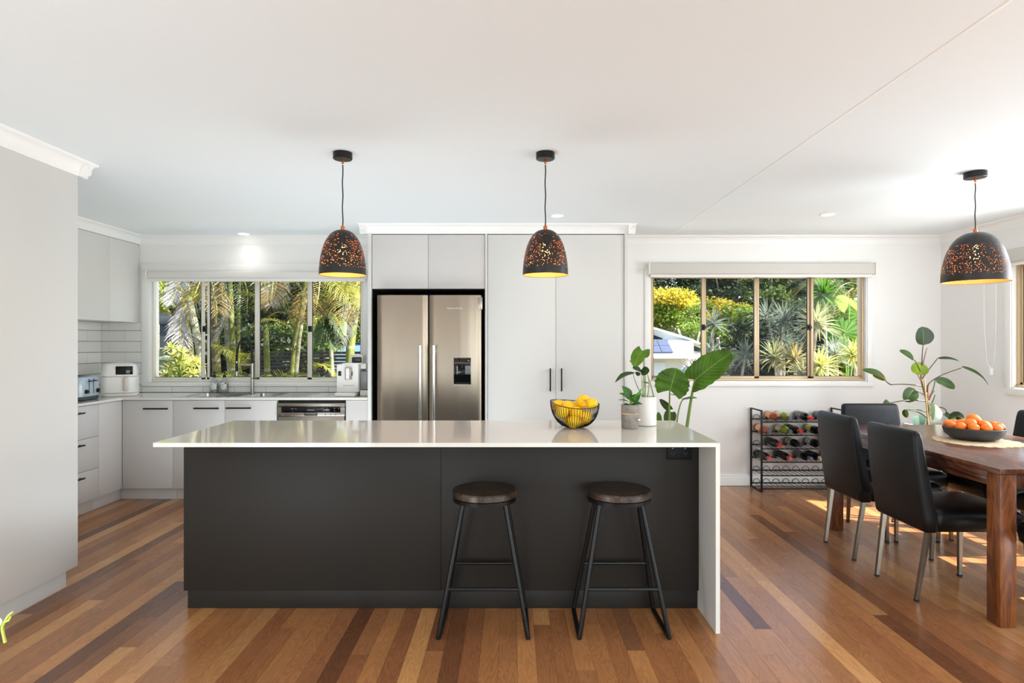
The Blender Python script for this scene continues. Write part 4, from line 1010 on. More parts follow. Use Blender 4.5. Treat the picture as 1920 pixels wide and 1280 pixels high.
MB().box((-.047, -.072, .1045), (.047, .072, .11), .002).build('lid', mat('tan_wood_lid', (170, 100, 40), .5), o)
# ---------------------------------------------------------------- things on the island

def mesh_bowl():
    p = onz(1077.5, 801, .9); o = thing('wire_bowl', 'black wire bowl of lemons on the island', 'bowl', (p.x, p.y, .9))
    R = .136; Hh = .134
    def rim(a): return Vector((R*math.cos(a), R*math.sin(a), Hh+.010*math.sin(a)*1.0+.006*math.cos(2*a)-.008*math.cos(a)))
    M_w = M_blackm; n = 56
    MB().tube([rim(2*PI*k/72) for k in range(72)], .0022, 8, closed=True).build('rim', M_w, o)
    MB().tube([(.034*math.cos(a), .034*math.sin(a), .0035) for a in [2*PI*k/36 for k in range(36)]], .003, 8, closed=True).build('base_ring', M_w, o)
    for k in range(n):
        a = 2*PI*k/n; top = rim(a); pts = []
        for j in range(9):
            t = j/8; r = .034+(R-.034)*math.sin(t*PI/2)**.92; z = .0035+(top.z-.0035)*(1-math.cos(t*PI/2))**.95
            pts.append((r*math.cos(a), r*math.sin(a), z))
        MB().tube(pts, .0017, 5).build('wire', M_w, o, ang=0)
    return o, p
wb, wp = mesh_bowl()
def m_lemon():
    m, nt, b, out = node_mat('lemon_peel'); N = nt.nodes.new; L = nt.links.new
    tc = N('ShaderNodeTexCoord'); n = N('ShaderNodeTexNoise'); n.inputs['Scale'].default_value = 9; n.inputs['Detail'].default_value = 4; L(tc.outputs['Object'], n.inputs[0])
    L(ramp(nt, n.outputs[0], [(0, (246, 208, 24)), (.60, (248, 202, 20)), (.66, (205, 130, 18)), (.74, (120, 62, 16))]), b.inputs['Base Color']); b.inputs['Roughness'].default_value = .38
    n2 = N('ShaderNodeTexNoise'); n2.inputs['Scale'].default_value = 220; L(tc.outputs['Object'], n2.inputs[0]); bp = N('ShaderNodeBump'); bp.inputs['Strength'].default_value = .25; bp.inputs['Distance'].default_value = .001; L(n2.outputs[0], bp.inputs['Height']); L(bp.outputs[0], b.inputs['Normal']); return m
M_lemon = m_lemon()
rng = random.Random(5)
ll = [(-.066, -.030, .078, .034, .4), (-.010, -.050, .076, .034, 1.2), (.050, -.040, .076, .034, 2.2), (-.018, .03, .050, .034, .1), (.03, -.006, .044, .034, 2.6), (.060, .030, .082, .034, 1.7), (-.048, .045, .084, .034, .9), (.004, .058, .086, .033, 3.), (-.058, -.006, .122, .033, .2), (.000, -.028, .120, .034, .6), (.052, .002, .138, .037, 2.9), (-.020, .030, .122, .033, 1.1), (-.08, .02, .10, .033, 2.), (.085, -.01, .09, .033, .5), (.02, .08, .10, .033, 1.5)]
lt = ['lemon at the left front of the bowl, behind the wires', 'lemon at the front centre of the bowl, behind the wires', 'lemon at the right front of the bowl, behind the wires', None, None, None, None, None, 'lemon on the upper layer at the left of the wire bowl', 'lemon on the upper layer in the middle of the wire bowl', 'large yellow lemon sitting highest on the wire bowl pile', None, None, None, None]
rl = relax([(q[0], q[1], q[2], q[3]) for q in ll], .84, lambda z: .118*math.sin(math.acos(max(0, 1-min(z, .134)/.134)))**1.0 if z < .15 else 1)
rl[10] = Vector((.048, -.004, .148))
for i, (x_, y_, z_, r_, rot) in enumerate(ll):
    x_, y_, z_ = rl[i]
    o = thing('lemon', lt[i] or 'lemon deep in the wire bowl, mostly covered by others', 'lemon', (wp.x+x_, wp.y+y_, .9+z_), 0, 'lemons in the wire bowl')
    mb = MB(); rings = []
    for k in range(15):
        a = PI*k/14; q = max(math.sin(a), .05)**.9; z = -math.cos(a)*1.18-(.12*(abs(math.cos(a))**14)*math.copysign(1, math.cos(a)))
        rings.append([(r_*q*math.cos(t), r_*q*math.sin(t), r_*z) for t in [2*PI*j/20 for j in range(20)]])
    mb.loft(rings); mb.build('fruit', M_lemon, o, ang=0)
    MB().sphere((0, 0, -r_*1.27), .0035, n=8, m=6).build('stem_tip', mat('lemon_tip', (150, 130, 40), .7), o)
    o.rotation_euler = (PI/2*.9, rng.uniform(-.3, .3), rot)
# ---------------------------------------------------------------- leaves and plants
def leafmat(name, rgb, rough=.35, tl=.25, vein=None):
    m, nt, b, out = node_mat(name); N = nt.nodes.new; L = nt.links.new
    uv = N('ShaderNodeUVMap'); uv.uv_map = 'UVMap'; sx = N('ShaderNodeSeparateXYZ'); L(uv.outputs[0], sx.inputs[0])
    d = math_n(nt, 'ABSOLUTE', math_n(nt, 'SUBTRACT', sx.outputs[0], .5))
    mid = math_n(nt, 'LESS_THAN', d, .012 if vein else -1)
    side = math_n(nt, 'SINE', math_n(nt, 'MULTIPLY', math_n(nt, 'SUBTRACT', sx.outputs[1], math_n(nt, 'MULTIPLY', d, .7)), 62.0))
    side = math_n(nt, 'GREATER_THAN', side, .965)
    v = math_n(nt, 'MAXIMUM', mid, math_n(nt, 'MULTIPLY', side, .55 if vein else 0))
    tc = N('ShaderNodeTexCoord'); n = N('ShaderNodeTexNoise'); n.inputs['Scale'].default_value = 9; L(tc.outputs['Object'], n.inputs[0])
    c = ramp(nt, n.outputs[0], [(.3, tuple(v_*.82 for v_ in rgb)), (.7, tuple(min(255, v_*1.15) for v_ in rgb))])
    mx = N('ShaderNodeMix'); mx.data_type = 'RGBA'; L(v, mx.inputs[0]); L(c, mx.inputs[6]); mx.inputs[7].default_value = (*lin(vein or rgb), 1)
    L(mx.outputs[2], b.inputs['Base Color']); b.inputs['Roughness'].default_value = rough+.12; b.inputs['Specular IOR Level'].default_value = .3
    t = N('ShaderNodeBsdfTranslucent'); L(mx.outputs[2], t.inputs[0]); ms = N('ShaderNodeMixShader'); ms.inputs[0].default_value = tl
    L(b.outputs[0], ms.inputs[1]); L(t.outputs[0], ms.inputs[2]); L(ms.outputs[0], out.inputs[0]); return m
def shape_ovate(t): return math.sin(PI*min(1, t**.75))**.75*(1-.25*t)*1.15
def shape_oval(t): return max(0, math.sin(PI*t))**.55
def shape_heart(t): return (max(0, 1-((t-.33)/.67)**2)**.62 if t > .33 else max(.0, 1-((.33-t)/.42)**2)**.5)
def leaf(parent, m, base, tip, width, nrm, shape=shape_ovate, curl=.1, fold=.15, wave=0, lobes=0, n=14, name='leaf', world=True, wob=0, sc=0):
    """a thin leaf from base to tip; nrm is roughly the direction its face looks to"""
    base, tip, nrm = Vector(base), Vector(tip), Vector(nrm).normalized(); ax = tip-base; Ln = ax.length; ax.normalize()
    nr = (nrm-ax*nrm.dot(ax)).normalized(); sd_ = ax.cross(nr).normalized()
    b = bmesh.new(); uvl = b.loops.layers.uv.new('UVMap'); W = 6; grid = []; UV = {}
    for i in range(n+1):
        t = i/n; row = []; hw = width/2*shape(t)*(1+sc*math.sin(t*46)); arch = curl*Ln*(math.sin(PI*t))
        for j in range(-W, W+1):
            u = j/W; back = -lobes*Ln*abs(u)**1.3*max(0, 1-t*2.2)
            p = base+ax*(t*Ln+back)+sd_*(u*hw)+nr*(arch+fold*hw*abs(u)-.25*fold*hw+wave*hw*abs(u)*math.sin(t*22+j*.3)-wob*t*t*Ln)
            v = b.verts.new(p); row.append(v); UV[v] = (.5+u/2, t)
        grid.append(row)
    for i in range(n):
        for j in range(2*W):
            f = b.faces.new((grid[i][j], grid[i][j+1], grid[i+1][j+1], grid[i+1][j]))
            for l in f.loops: l[uvl].uv = UV[l.vert]
    mb = MB.__new__(MB); mb.b = b; mb.mi = 0
    return mb.build(name, m, parent, world, ang=0, fix=False)
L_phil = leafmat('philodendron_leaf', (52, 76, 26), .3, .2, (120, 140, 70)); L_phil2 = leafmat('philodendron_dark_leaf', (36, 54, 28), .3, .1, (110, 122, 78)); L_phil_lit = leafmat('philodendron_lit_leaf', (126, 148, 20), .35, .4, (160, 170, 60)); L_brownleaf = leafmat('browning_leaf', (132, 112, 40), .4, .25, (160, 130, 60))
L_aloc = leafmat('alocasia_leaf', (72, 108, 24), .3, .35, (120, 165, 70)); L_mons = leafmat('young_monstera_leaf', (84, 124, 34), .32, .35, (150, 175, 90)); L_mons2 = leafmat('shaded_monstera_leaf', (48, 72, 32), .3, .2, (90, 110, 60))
L_small = leafmat('small_plant_leaf', (86, 150, 40), .35, .35, (160, 200, 110)); L_small2 = leafmat('small_plant_dark_leaf', (52, 96, 34), .35, .3, (110, 150, 70))
M_stem = mat('green_stem', (112, 140, 54), .45); M_stemd = mat('purple_brown_stem', (82, 62, 46), .45); M_stemg = mat('dark_green_stem', (70, 92, 44), .45)
# concrete pot plant
p = onz(1181, 803, .9)
o = thing('concrete_pot_plant', 'small leafy green plant in a rough grey concrete pot tied with twine on the island', 'potted plant', (p.x, p.y, .9))
k = p.y/F
R = 16.3*k
mb = MB(); mb.lathe([(.001, .001), (R*.93, .001), (R*.955, .004), (R, 45*k-.002), (R-.002, 45*k), (R-.007, 45*k), (R-.009, 45*k-.014), (.001, 45*k-.014)], 40); pot = mb.build('pot', mat('rough_concrete', (136, 130, 122), .85, bump=.6, bscale=90, vary=.25, vscale=28), o)
MB().lathe([(.001, 45*k-.013), (R-.009, 45*k-.013), (R-.009, 45*k-.0125), (.001, 45*k-.009)], 24).build('soil', M_soil, o)
mb = MB()
for q in range(3): mb.tube([((R*.985+.001)*math.cos(a), (R*.985+.001)*math.sin(a), 28.5*k+q*.0017-.002*math.cos(a+q)-.0015*q) for a in [2*PI*j/40 for j in range(40)]], .0012, 6, closed=True)
mb.build('twine', mat('tan_twine', (214, 180, 130), .8), o, kind='stuff')
MB().box((R*.80, -R*.75, 17*k-.003), (R*1.05, -R*.62, 17*k+.006), .001).build('tag', M_white, o)
def P3(px_, py_, Y): return at(px_, py_, Y)
Yp = p.y
top0 = P3(1181, 766, Yp)
for (bp_, tp__, w_, nr, m_, cu) in [((1182, 747), (1166, 723), .052, (.4, -1, .3), L_small2, .08), ((1183, 748), (1160, 737), .03, (-.2, -.7, .8), L_small, .1), ((1184, 750), (1204, 727), .022, (.8, -.8, .6), L_small, .1), ((1184, 752), (1201, 738), .045, (.2, -1, .4), L_small2, .08), ((1181, 755), (1158, 750), .02, (0, -.3, 1), L_small2, .1), ((1186, 757), (1205, 758), .03, (0, -.6, 1), L_small2, .1), ((1180, 759), (1168, 762), .03, (0, -.6, 1), L_small2, .1), ((1183, 758), (1190, 763), .035, (0, -1, .6), L_small2, .1), ((1184, 753), (1178, 748), .02, (0, -1, .6), L_small, .1), ((1186, 750), (1192, 742), .03, (0, -1, .2), L_small, .1)]:
    b_ = P3(*bp_, Yp-.005); t_ = P3(*tp__, Yp-.02)
    leaf(o, m_, b_, t_, w_, nr, shape_ovate, cu, .25, 0)
    MB().tube(bez((p.x, p.y, .9+45*k-.012), (b_+Vector((p.x, p.y, .98)))/2, b_, 5), .0018, 6).build('stem', M_stem, o, True)
# white pot plant with arrow shaped leaves
p = onz(1215, 799, .9); k = p.y/F; Yp = p.y+.05
o = thing('white_pot_plant', 'plant with arrowhead leaves in a tall plain white pot on the island', 'potted plant', (p.x, p.y+.04, .9)); py = p.y+.04
R = 18.6*k
MB().lathe([(.001, .002), (R*.93, .002), (R*.95, .003), (R*.95, .0045), (R, .006), (R, 54.5*k), (R-.004, 54.5*k+.001), (R-.006, 54.5*k-.02), (.001, 54.5*k-.022)], 48).build('pot', M_whitem, o)
MB().lathe([(.001, 54.5*k-.021), (R-.008, 54.5*k-.021), (.001, 54.5*k-.018)], 24).build('soil', M_soil, o)
sb = Vector((p.x-.005, py, .9+54*k-.03))
for (bp_, tp__, w_, nr, m_, sh, lo, cu, dy) in [
    ((1204, 657), (1189, 688), .085, (-.5, -1, .4), L_mons, shape_heart, .18, .10, -.02), ((1206, 658), (1203, 670), .02, (0, -1, .2), L_mons, shape_oval, 0, .1, -.01),
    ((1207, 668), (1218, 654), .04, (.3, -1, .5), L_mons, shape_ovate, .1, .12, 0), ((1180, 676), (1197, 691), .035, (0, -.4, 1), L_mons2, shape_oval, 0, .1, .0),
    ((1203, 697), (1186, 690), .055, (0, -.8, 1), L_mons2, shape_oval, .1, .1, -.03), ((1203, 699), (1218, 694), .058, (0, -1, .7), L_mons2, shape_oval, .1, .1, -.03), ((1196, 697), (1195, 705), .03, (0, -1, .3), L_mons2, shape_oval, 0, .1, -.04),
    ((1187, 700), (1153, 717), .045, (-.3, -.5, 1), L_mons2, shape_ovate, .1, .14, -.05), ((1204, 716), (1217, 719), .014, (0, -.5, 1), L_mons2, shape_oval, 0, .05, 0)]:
    b_ = P3(*bp_, Yp+dy); t_ = P3(*tp__, Yp+dy*1.6-.01)
    leaf(o, m_, b_, t_, w_, nr, sh, cu, .2, .03, lo)
for (u, v, c_) in [(1207, 668, (1212, 710)), (1206, 660, (1207, 700)), (1187, 700, (1192, 725)), (1203, 698, (1203, 725)), (1213, 700, (1222, 720))]:
    e = P3(u, v, Yp); MB().tube(bez(sb+Vector((random.uniform(-.012, .012), 0, 0)), P3(c_[0], c_[1], Yp), e, 8), [.0032-.0018*q/8 for q in range(9)], 7).build('stem', M_stem if u > 1190 else M_stemg, o, True)
e = P3(1214, 702, Yp); MB().tube(bez(P3(1226, 745, Yp), P3(1221, 722, Yp), e, 8), [.004-.002*q/8 for q in range(9)], 7).build('stem', M_stem, o, True)
# alocasia behind the island
YA = 4.35
ax_ = at(1272, 800, YA).x
o = thing('alocasia', 'tall elephant ear plant with huge green leaves standing behind the island end', 'potted plant', (ax_, YA, 0))
MB().lathe([(.001, .001), (.14, .001), (.145, .01), (.175, .33), (.172, .335), (.160, .33), (.155, .28), (.001, .28)], 40).build('pot', M_whitem, o)
MB().lathe([(.001, .282), (.155, .282), (.001, .292)], 32).build('soil', M_soil, o)
root = Vector((ax_, YA, .28))
def big(bp_, tp__, w_, nr, dyb, dyt, **kw):
    b_ = at(*bp_, YA+dyb); t_ = at(*tp__, YA+dyt); leaf(o, kw.pop('m', L_aloc), b_, t_, w_, nr, kw.pop('sh', shape_heart), kw.pop('cu', .06), kw.pop('fo', .12), .05, kw.pop('lo', .16), n=40, sc=.03, **kw); return b_
b1 = big((1303, 712), (1372, 661), .2, (-.35, -1, .35), -.05, -.10, cu=.10, lo=.22)
b2 = big((1256, 732), (1268, 690), .235, (-.1, -1, .1), -.10, -.10, lo=.25)
b3_ = big((1280, 749), (1307, 746), .05, (0, -.3, 1), 0, -.05, lo=.05)
b3__ = big((1280, 748), (1256, 739), .05, (0, -.3, 1), 0, -.05, lo=.05)
b4 = big((1257, 768), (1237, 748), .05, (-.5, -1, .2), .05, .05, lo=.1, m=L_phil)
big((1258, 772), (1251, 797), .09, (0, -1, .1), .03, .02, lo=.1, m=L_phil)
big((1236, 790), (1234, 772), .04, (0, -1, .1), .03, .02, lo=.1)
leaf(o, leafmat('bluish_leaf', (110, 136, 170), .3, .1, (140, 160, 190)), at(1247, 719, YA), at(1221, 704, YA), .05, (0, -.4, 1), shape_ovate, .08, .2)
def stem(q, ctrl, base_x, r0, r1, mm=M_stem):
    q = Vector(q); r_ = Vector((root.x+base_x, root.y, .28)); c_ = at(*ctrl, YA)
    MB().tube(bez(r_, c_, q, 12), [r0+(r1-r0)*j/12 for j in range(13)], 9).build('stem', mm, o, True)
stem(b1, (1290, 770), .0, .017, .007); stem(b2, (1254, 760), -.06, .009, .005); stem(b3_, (1262, 775), -.02, .008, .004); stem(at(1256, 770, YA+.03), (1256, 790), -.03, .007, .004); stem(at(1236, 790, YA), (1240, 830), -.08, .006, .003)
# philodendron in the corner planter
YP = 5.15
pxc = at(1738, 700, YP).x
o = thing('philodendron', 'large philodendron with dark glossy leaves in a white planter in the room corner', 'potted plant', (pxc, YP, 0))
ztop = at(0, 794, YP).z
hw = (1777-1698)/2*YP/F
mb = MB(); rs = [(.012, hw*.70), (.02, hw*.72), (ztop-.03, hw), (ztop, hw), (ztop, hw-.014), (ztop-.05, hw-.016)]
mb.rr([(z, 0, 0, h, h, h*.98) for z, h in rs], 9); mb.build('planter', M_whitem, o)
for sx in (-1, 1):
    for sy in (-1, 1): MB().cyl((sx*hw*.45, sy*hw*.45, .0005), (sx*hw*.45, sy*hw*.45, .014), .02, n=12).build('foot', M_black, o)
MB().lathe([(.001, ztop-.03), (hw-.018, ztop-.03), (.001, ztop-.015)], 28).build('soil', M_soil, o)
MB().cyl((-.0, -.02, ztop-.02), at(1733, 712, YP-.03)-Vector((pxc, YP, 0)), .0055, n=10).build('stake', mat('bamboo_stake', (186, 150, 96), .7), o)
def ph(bp_, tp__, w_, nr, m_, sh=shape_ovate, dyb=0, dyt=0, cu=.08, **kw):
    leaf(o, m_, at(*bp_, YP+dyb), at(*tp__, YP+dyt), w_, nr, sh, cu, .2, 0, **kw)
def egg(t): return max(0, math.sin(PI*t**.85))**.5
ph((1731, 647), (1729, 612), .165, (.05, -1, 0), L_phil2, egg)
ph((1713, 674), (1686, 657), .075, (-.2, -.8, .8), L_phil, egg)
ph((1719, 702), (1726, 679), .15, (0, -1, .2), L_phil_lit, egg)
ph((1661, 712), (1616, 693), .075, (.2, -.8, .6), L_phil, egg, cu=.12); ph((1660, 712), (1636, 703), .04, (.2, -.9, .0), L_brownleaf, egg, dyb=-.01, dyt=-.01)
ph((1758, 672), (1799, 677), .045, (0, -.6, 1), L_phil2, egg)
ph((1802, 687), (1855, 724), .07, (.3, -.7, .9), L_phil, egg, cu=.10)
ph((1753, 711), (1791, 727), .085, (0, -1, .35), L_phil, egg)
ph((1714, 728), (1697, 753), .12, (-.2, -1, .2), L_phil, egg)
ph((1666, 752), (1655, 762), .055, (0, -1, .5), L_phil, egg, dyt=-.1)
ph((1752, 757), (1750, 790), .115, (.1, -1, .2), L_phil2, egg, dyb=-.1, dyt=-.22)
ph((1722, 778), (1724, 802), .095, (-.6, -.9, .2), leafmat('greyish_leaf', (72, 98, 84), .3, .1, (110, 130, 110)), egg, dyb=-.2, dyt=-.28)
ph((1778, 780), (1808, 784), .10, (0, -1, .5), L_phil2, egg, dyt=-.1)
ph((1770, 776), (1783, 782), .05, (0, -1, .5), L_phil, egg)
ph((1697, 767), (1700, 783), .05, (-1, -.6, .2), L_phil, egg)
ph((1790, 783), (1812, 788), .05, (0, -1, .6), L_phil, egg, dyt=-.15)
tr = [at(1740, 792, YP)-Vector((0, 0, .03)), at(1742, 765, YP), at(1735, 740, YP), at(1727, 710, YP), at(1727, 695, YP)]
MB().tube(tr, [.012, .011, .010, .008, .005], 10).build('trunk', mat('philodendron_trunk', (112, 96, 62), .7, bump=.5, bscale=60), o, True)
for (a_, c_, e_, mm) in [((1729, 690), (1728, 670), (1731, 646), M_stemd), ((1727, 700), (1722, 684), (1714, 674), M_stemg), ((1728, 712), (1735, 700), (1758, 672), M_stemd), ((1738, 726), (1742, 708), (1802, 690), M_stemd), ((1738, 735), (1738, 716), (1753, 711), M_stemd), ((1742, 745), (1752, 730), (1753, 712), M_stemg), ((1728, 724), (1700, 718), (1670, 721), M_stemd), ((1672, 721), (1666, 720), (1660, 713), M_stemd), ((1736, 742), (1722, 733), (1715, 731), M_stemd), ((1736, 752), (1700, 747), (1667, 756), M_stemd), ((1738, 772), (1720, 766), (1699, 767), M_stemg), ((1742, 768), (1775, 755), (1776, 778), M_stemd), ((1740, 785), (1718, 765), (1699, 770), M_stemg), ((1742, 780), (1752, 768), (1790, 784), M_stemg), ((1729, 690), (1733, 670), (1738, 652), mat('pink_shoot', (150, 90, 80), .5)), ((1728, 715), (1722, 706), (1720, 700), MATS['pink_shoot']), ((1742, 750), (1746, 740), (1752, 732), MATS['pink_shoot']), ((1740, 748), (1740, 738), (1741, 722), MATS['pink_shoot']), ((1744, 760), (1750, 752), (1753, 740), M_stemg), ((1744, 770), (1752, 762), (1752, 757), M_stemg)]:
    MB().tube(bez(at(*a_, YP), at(*c_, YP-.02), at(*e_, YP), 9), [.0055-.002*j/9 for j in range(10)], 7).build('stem', mm, o, True)
# orchid just outside the lower left corner, on a low stand, its tip reaching into view
YO = 1.55
q0 = at(-60, 1230, YO)
o = thing('orchid', 'orchid twig with a white bloom reaching in at the lower left picture corner', 'orchid', (q0.x, q0.y+.0, 0))
zt = .30
MB().lathe([(.001, .001), (.07, .001), (.075, .01), (.09, .17), (.086, .175), (.08, .16), (.001, .155)], 32).build('pot', M_whitem, o)
def OP(u, v): return at(u, v, YO)
M_orch = mat('lime_orchid_stem', (156, 172, 60), .45)
MB().tube([(q0.x, q0.y, .15), OP(-40, 1300), OP(-30, 1240), OP(-12, 1190), OP(4, 1168), OP(11, 1165)], [.006, .005, .004, .004, .0035, .003], 9).build('stem', M_orch, o, True)
MB().tube([OP(9, 1163), OP(4, 1175), OP(7, 1192), OP(10, 1204)], [.0035, .004, .0035, .004], 8).build('stem', M_orch, o, True)
MB().tube([OP(9, 1164), OP(17, 1152), OP(25, 1146)], [.0035, .003, .002], 8).build('stem', M_orch, o, True)
MB().tube([OP(9, 1165), OP(16, 1163), OP(21, 1154)], [.003, .0028, .002], 8).build('stem', M_orch, o, True)
M_pet = leafmat('white_petal', (240, 238, 236), .5, .3)
for a_ in range(5):
    an = 2*PI*a_/5+.3; c_ = OP(-12, 1166); leaf(o, M_pet, c_, c_+Vector((.028*math.cos(an), -.006, .028*math.sin(an))), .028, (0, -1, 0), shape_oval, .1, .1, name='petal')
for an in (.3, 2.4, 4.2): 
    leaf(o, L_phil2, (q0.x, q0.y, .16), (q0.x+.2*math.cos(an), q0.y+.16*math.sin(an), .20), .06, (0, 0, 1), shape_oval, .15, .2)
# ---------------------------------------------------------------- garden and neighbourhood seen through the windows
def smooth(a, b, x): t = max(0, min(1, (x-a)/(b-a))); return t*t*(3-2*t)
def gh(x, y):
    right = smooth(-2, 3, x)
    z = -.15-2.2*right*smooth(9, 17, y)+right*7*smooth(30, 70, y)+(1-right)*(3.0*smooth(13, 30, y))
    z += -1.0*smooth(5, 9, x)*(1-smooth(9, 12, y))
    return z+.08*math.sin(x*1.3)*math.cos(y*.9)*smooth(6.5, 8, max(y, x+1))
b = bmesh.new(); nx, ny = 90, 90; gv = []
for j in range(ny+1):
    row = []
    for i in range(nx+1):
        x = -45+105*(i/nx); y = -14+94*(j/ny)
        inside = WL-.3 < x < WR+.3 and YB-.3 < y < WY+.3
        row.append(b.verts.new((x, y, gh(x, y)-(.2 if inside or y < 6.2 and x < 5 else 0))))
    gv.append(row)
for j in range(ny):
    for i in range(nx): b.faces.new((gv[j][i], gv[j][i+1], gv[j+1][i+1], gv[j+1][i]))
mb = MB.__new__(MB); mb.b = b; mb.mi = 0
M_ground = mat('garden_ground', (92, 84, 52), .95, vary=.35, vscale=3, bump=.5, bscale=9)
S('ground', mb.build('ground', M_ground, ang=0))
M_bounce = mat('pale_bounce_strip', (208, 202, 192), .85, bump=.3, bscale=60, vary=.06)
S('bounce_strip', MB().box((-8, WY+TH+.05, -.14), (9.5, 7.3, -.06)).box((WR+TH+.05, -6, -.14), (6.6, WY+TH+.04, -.06)).build('bounce_strip', M_bounce, smooth=False))  # unseen pale ground strips, added to reflect sun up to the ceiling
def foliage_mat(name, a, c, tl=.45):
    a = tuple(v*.82 for v in a); c = tuple(v*.82 for v in c)
    m, nt, b, out = node_mat(name); N = nt.nodes.new; L = nt.links.new
    ge = N('ShaderNodeNewGeometry'); col = ramp(nt, ge.outputs['Random Per Island'], [(0, a), (1, c)])
    L(col, b.inputs['Base Color']); b.inputs['Roughness'].default_value = .5
    t = N('ShaderNodeBsdfTranslucent'); L(col, t.inputs[0]); ms = N('ShaderNodeMixShader'); ms.inputs[0].default_value = tl
    L(b.outputs[0], ms.inputs[1]); L(t.outputs[0], ms.inputs[2]); L(ms.outputs[0], out.inputs[0]); return m
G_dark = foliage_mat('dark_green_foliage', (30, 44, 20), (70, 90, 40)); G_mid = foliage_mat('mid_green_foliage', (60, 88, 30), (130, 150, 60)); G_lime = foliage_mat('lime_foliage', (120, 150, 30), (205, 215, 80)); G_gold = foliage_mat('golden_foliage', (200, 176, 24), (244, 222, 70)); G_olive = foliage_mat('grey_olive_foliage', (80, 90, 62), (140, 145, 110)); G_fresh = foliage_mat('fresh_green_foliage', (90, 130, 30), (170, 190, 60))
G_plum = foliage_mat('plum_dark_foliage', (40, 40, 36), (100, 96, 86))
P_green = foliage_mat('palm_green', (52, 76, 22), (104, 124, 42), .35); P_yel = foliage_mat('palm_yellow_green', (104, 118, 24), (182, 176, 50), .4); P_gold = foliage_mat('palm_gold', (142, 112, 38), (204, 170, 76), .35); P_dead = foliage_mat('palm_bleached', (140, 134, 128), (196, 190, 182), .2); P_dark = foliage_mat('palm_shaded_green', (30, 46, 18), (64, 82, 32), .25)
def foliage(parent, c, r, n, size, m, seed=0, shell=.35, zmin=-2, name='foliage', clump=0, aspect=.5):
    rg = random.Random(seed); V = []; Fc = []; c = Vector(c)
    cl = []
    for _ in range(max(1, clump or 1)):
        while True:
            d = Vector((rg.uniform(-1, 1), rg.uniform(-1, 1), rg.uniform(-1, 1)))
            if .25 < d.length < 1: break
        cl.append(d)
    for _ in range(n):
        if clump:
            k = rg.choice(cl); d = Vector((rg.gauss(0, 1), rg.gauss(0, 1), rg.gauss(0, .8))).normalized()*(shell+(1-shell)*rg.random())*.36
            d = k*.8+d
        else:
            d = Vector((rg.gauss(0, 1), rg.gauss(0, 1), rg.gauss(0, 1))).normalized(); d *= (shell+(1-shell)*rg.random()**.5)
        if d.z < zmin: continue
        p = c+Vector((d.x*r[0], d.y*r[1], d.z*r[2]))
        a = Vector((rg.gauss(0, 1), rg.gauss(0, 1), rg.gauss(0, .7))).normalized(); u = a.orthogonal().normalized(); u = Matrix.Rotation(rg.uniform(0, 6.28), 3, a) @ u
        s = size*rg.uniform(.6, 1.3); k = len(V)
        V += [p-a*s, p+u*s*aspect-a*s*.1, p+a*s, p-u*s*aspect-a*s*.1]; Fc.append((k, k+1, k+2, k+3))
    me = bpy.data.meshes.new(name); me.from_pydata([tuple(v) for v in V], [], Fc); me.materials.append(m)
    o = bpy.data.objects.new(name, me); COL.objects.link(o)
    if parent is not None: o.parent = parent; me.transform(Matrix.Translation(-origin(parent)))
    return o
def frond(parent, pts, Ln, m, n=26, droop=.5, seed=0, rach=None, w=.0052, curl=0, name='frond'):
    """pinnate palm frond along the curve pts; leaflets length Ln, drooping"""
    rg = random.Random(seed); P = bez(*pts, 20) if len(pts) == 3 else [Vector(p) for p in pts]
    V = []; Fc = []
    def strip(q):
        k = len(V); V.extend(q); return k
    m_ = len(P)-1
    for k in range(n):
        t = .08+.92*k/(n-1); f = t*m_; i = min(int(f), m_-1); p = P[i].lerp(P[i+1], f-i); T = (P[i+1]-P[i]).normalized()
        side = T.cross(Vector((0, 0, 1)))
        side = side.normalized() if side.length > .05 else Vector((1, 0, 0))
        up = side.cross(T).normalized()
        L_ = Ln*(math.sin(PI*min(1, .12+.82*t))**.6)*rg.uniform(.85, 1.1)
        for sg in (-1, 1):
            d = (side*sg*.85+T*(.45+.3*t)+up*.25).normalized()
            if rg.random() < .06: continue
            q = p; dd = d; pts_ = [p]
            for s_ in range(3):
                q = q+dd*L_/3; pts_.append(q); dd = (dd+Vector((0, 0, -droop*(.5+.5*s_)))+Vector((rg.gauss(0, .06), rg.gauss(0, .06), 0))*(1+curl*6)).normalized()
            wd = T.cross(d).cross(d).normalized()*w
            if wd.length < 1e-4: wd = T*w
            ws = (.5, 1, .8)
            k0 = len(V)
            for s_ in range(3): V += [pts_[s_]-wd*ws[s_], pts_[s_]+wd*ws[s_]]
            V.append(pts_[3]); Fc += [(k0, k0+1, k0+3, k0+2), (k0+2, k0+3, k0+5, k0+4), (k0+4, k0+5, k0+6)]
    me = bpy.data.meshes.new(name); me.from_pydata([tuple(v) for v in V], [], Fc); me.materials.append(m)
    o = bpy.data.objects.new(name, me); COL.objects.link(o); o.parent = parent; me.transform(Matrix.Translation(-origin(parent)))
    q = MB().tube(P, [.012*(1-.75*i/(len(P)-1)) for i in range(len(P))], 6).build('midrib', rach or mat('frond_midrib', (132, 118, 50), .5), o)
    q.data.transform(Matrix.Translation(-origin(parent)))
    return o
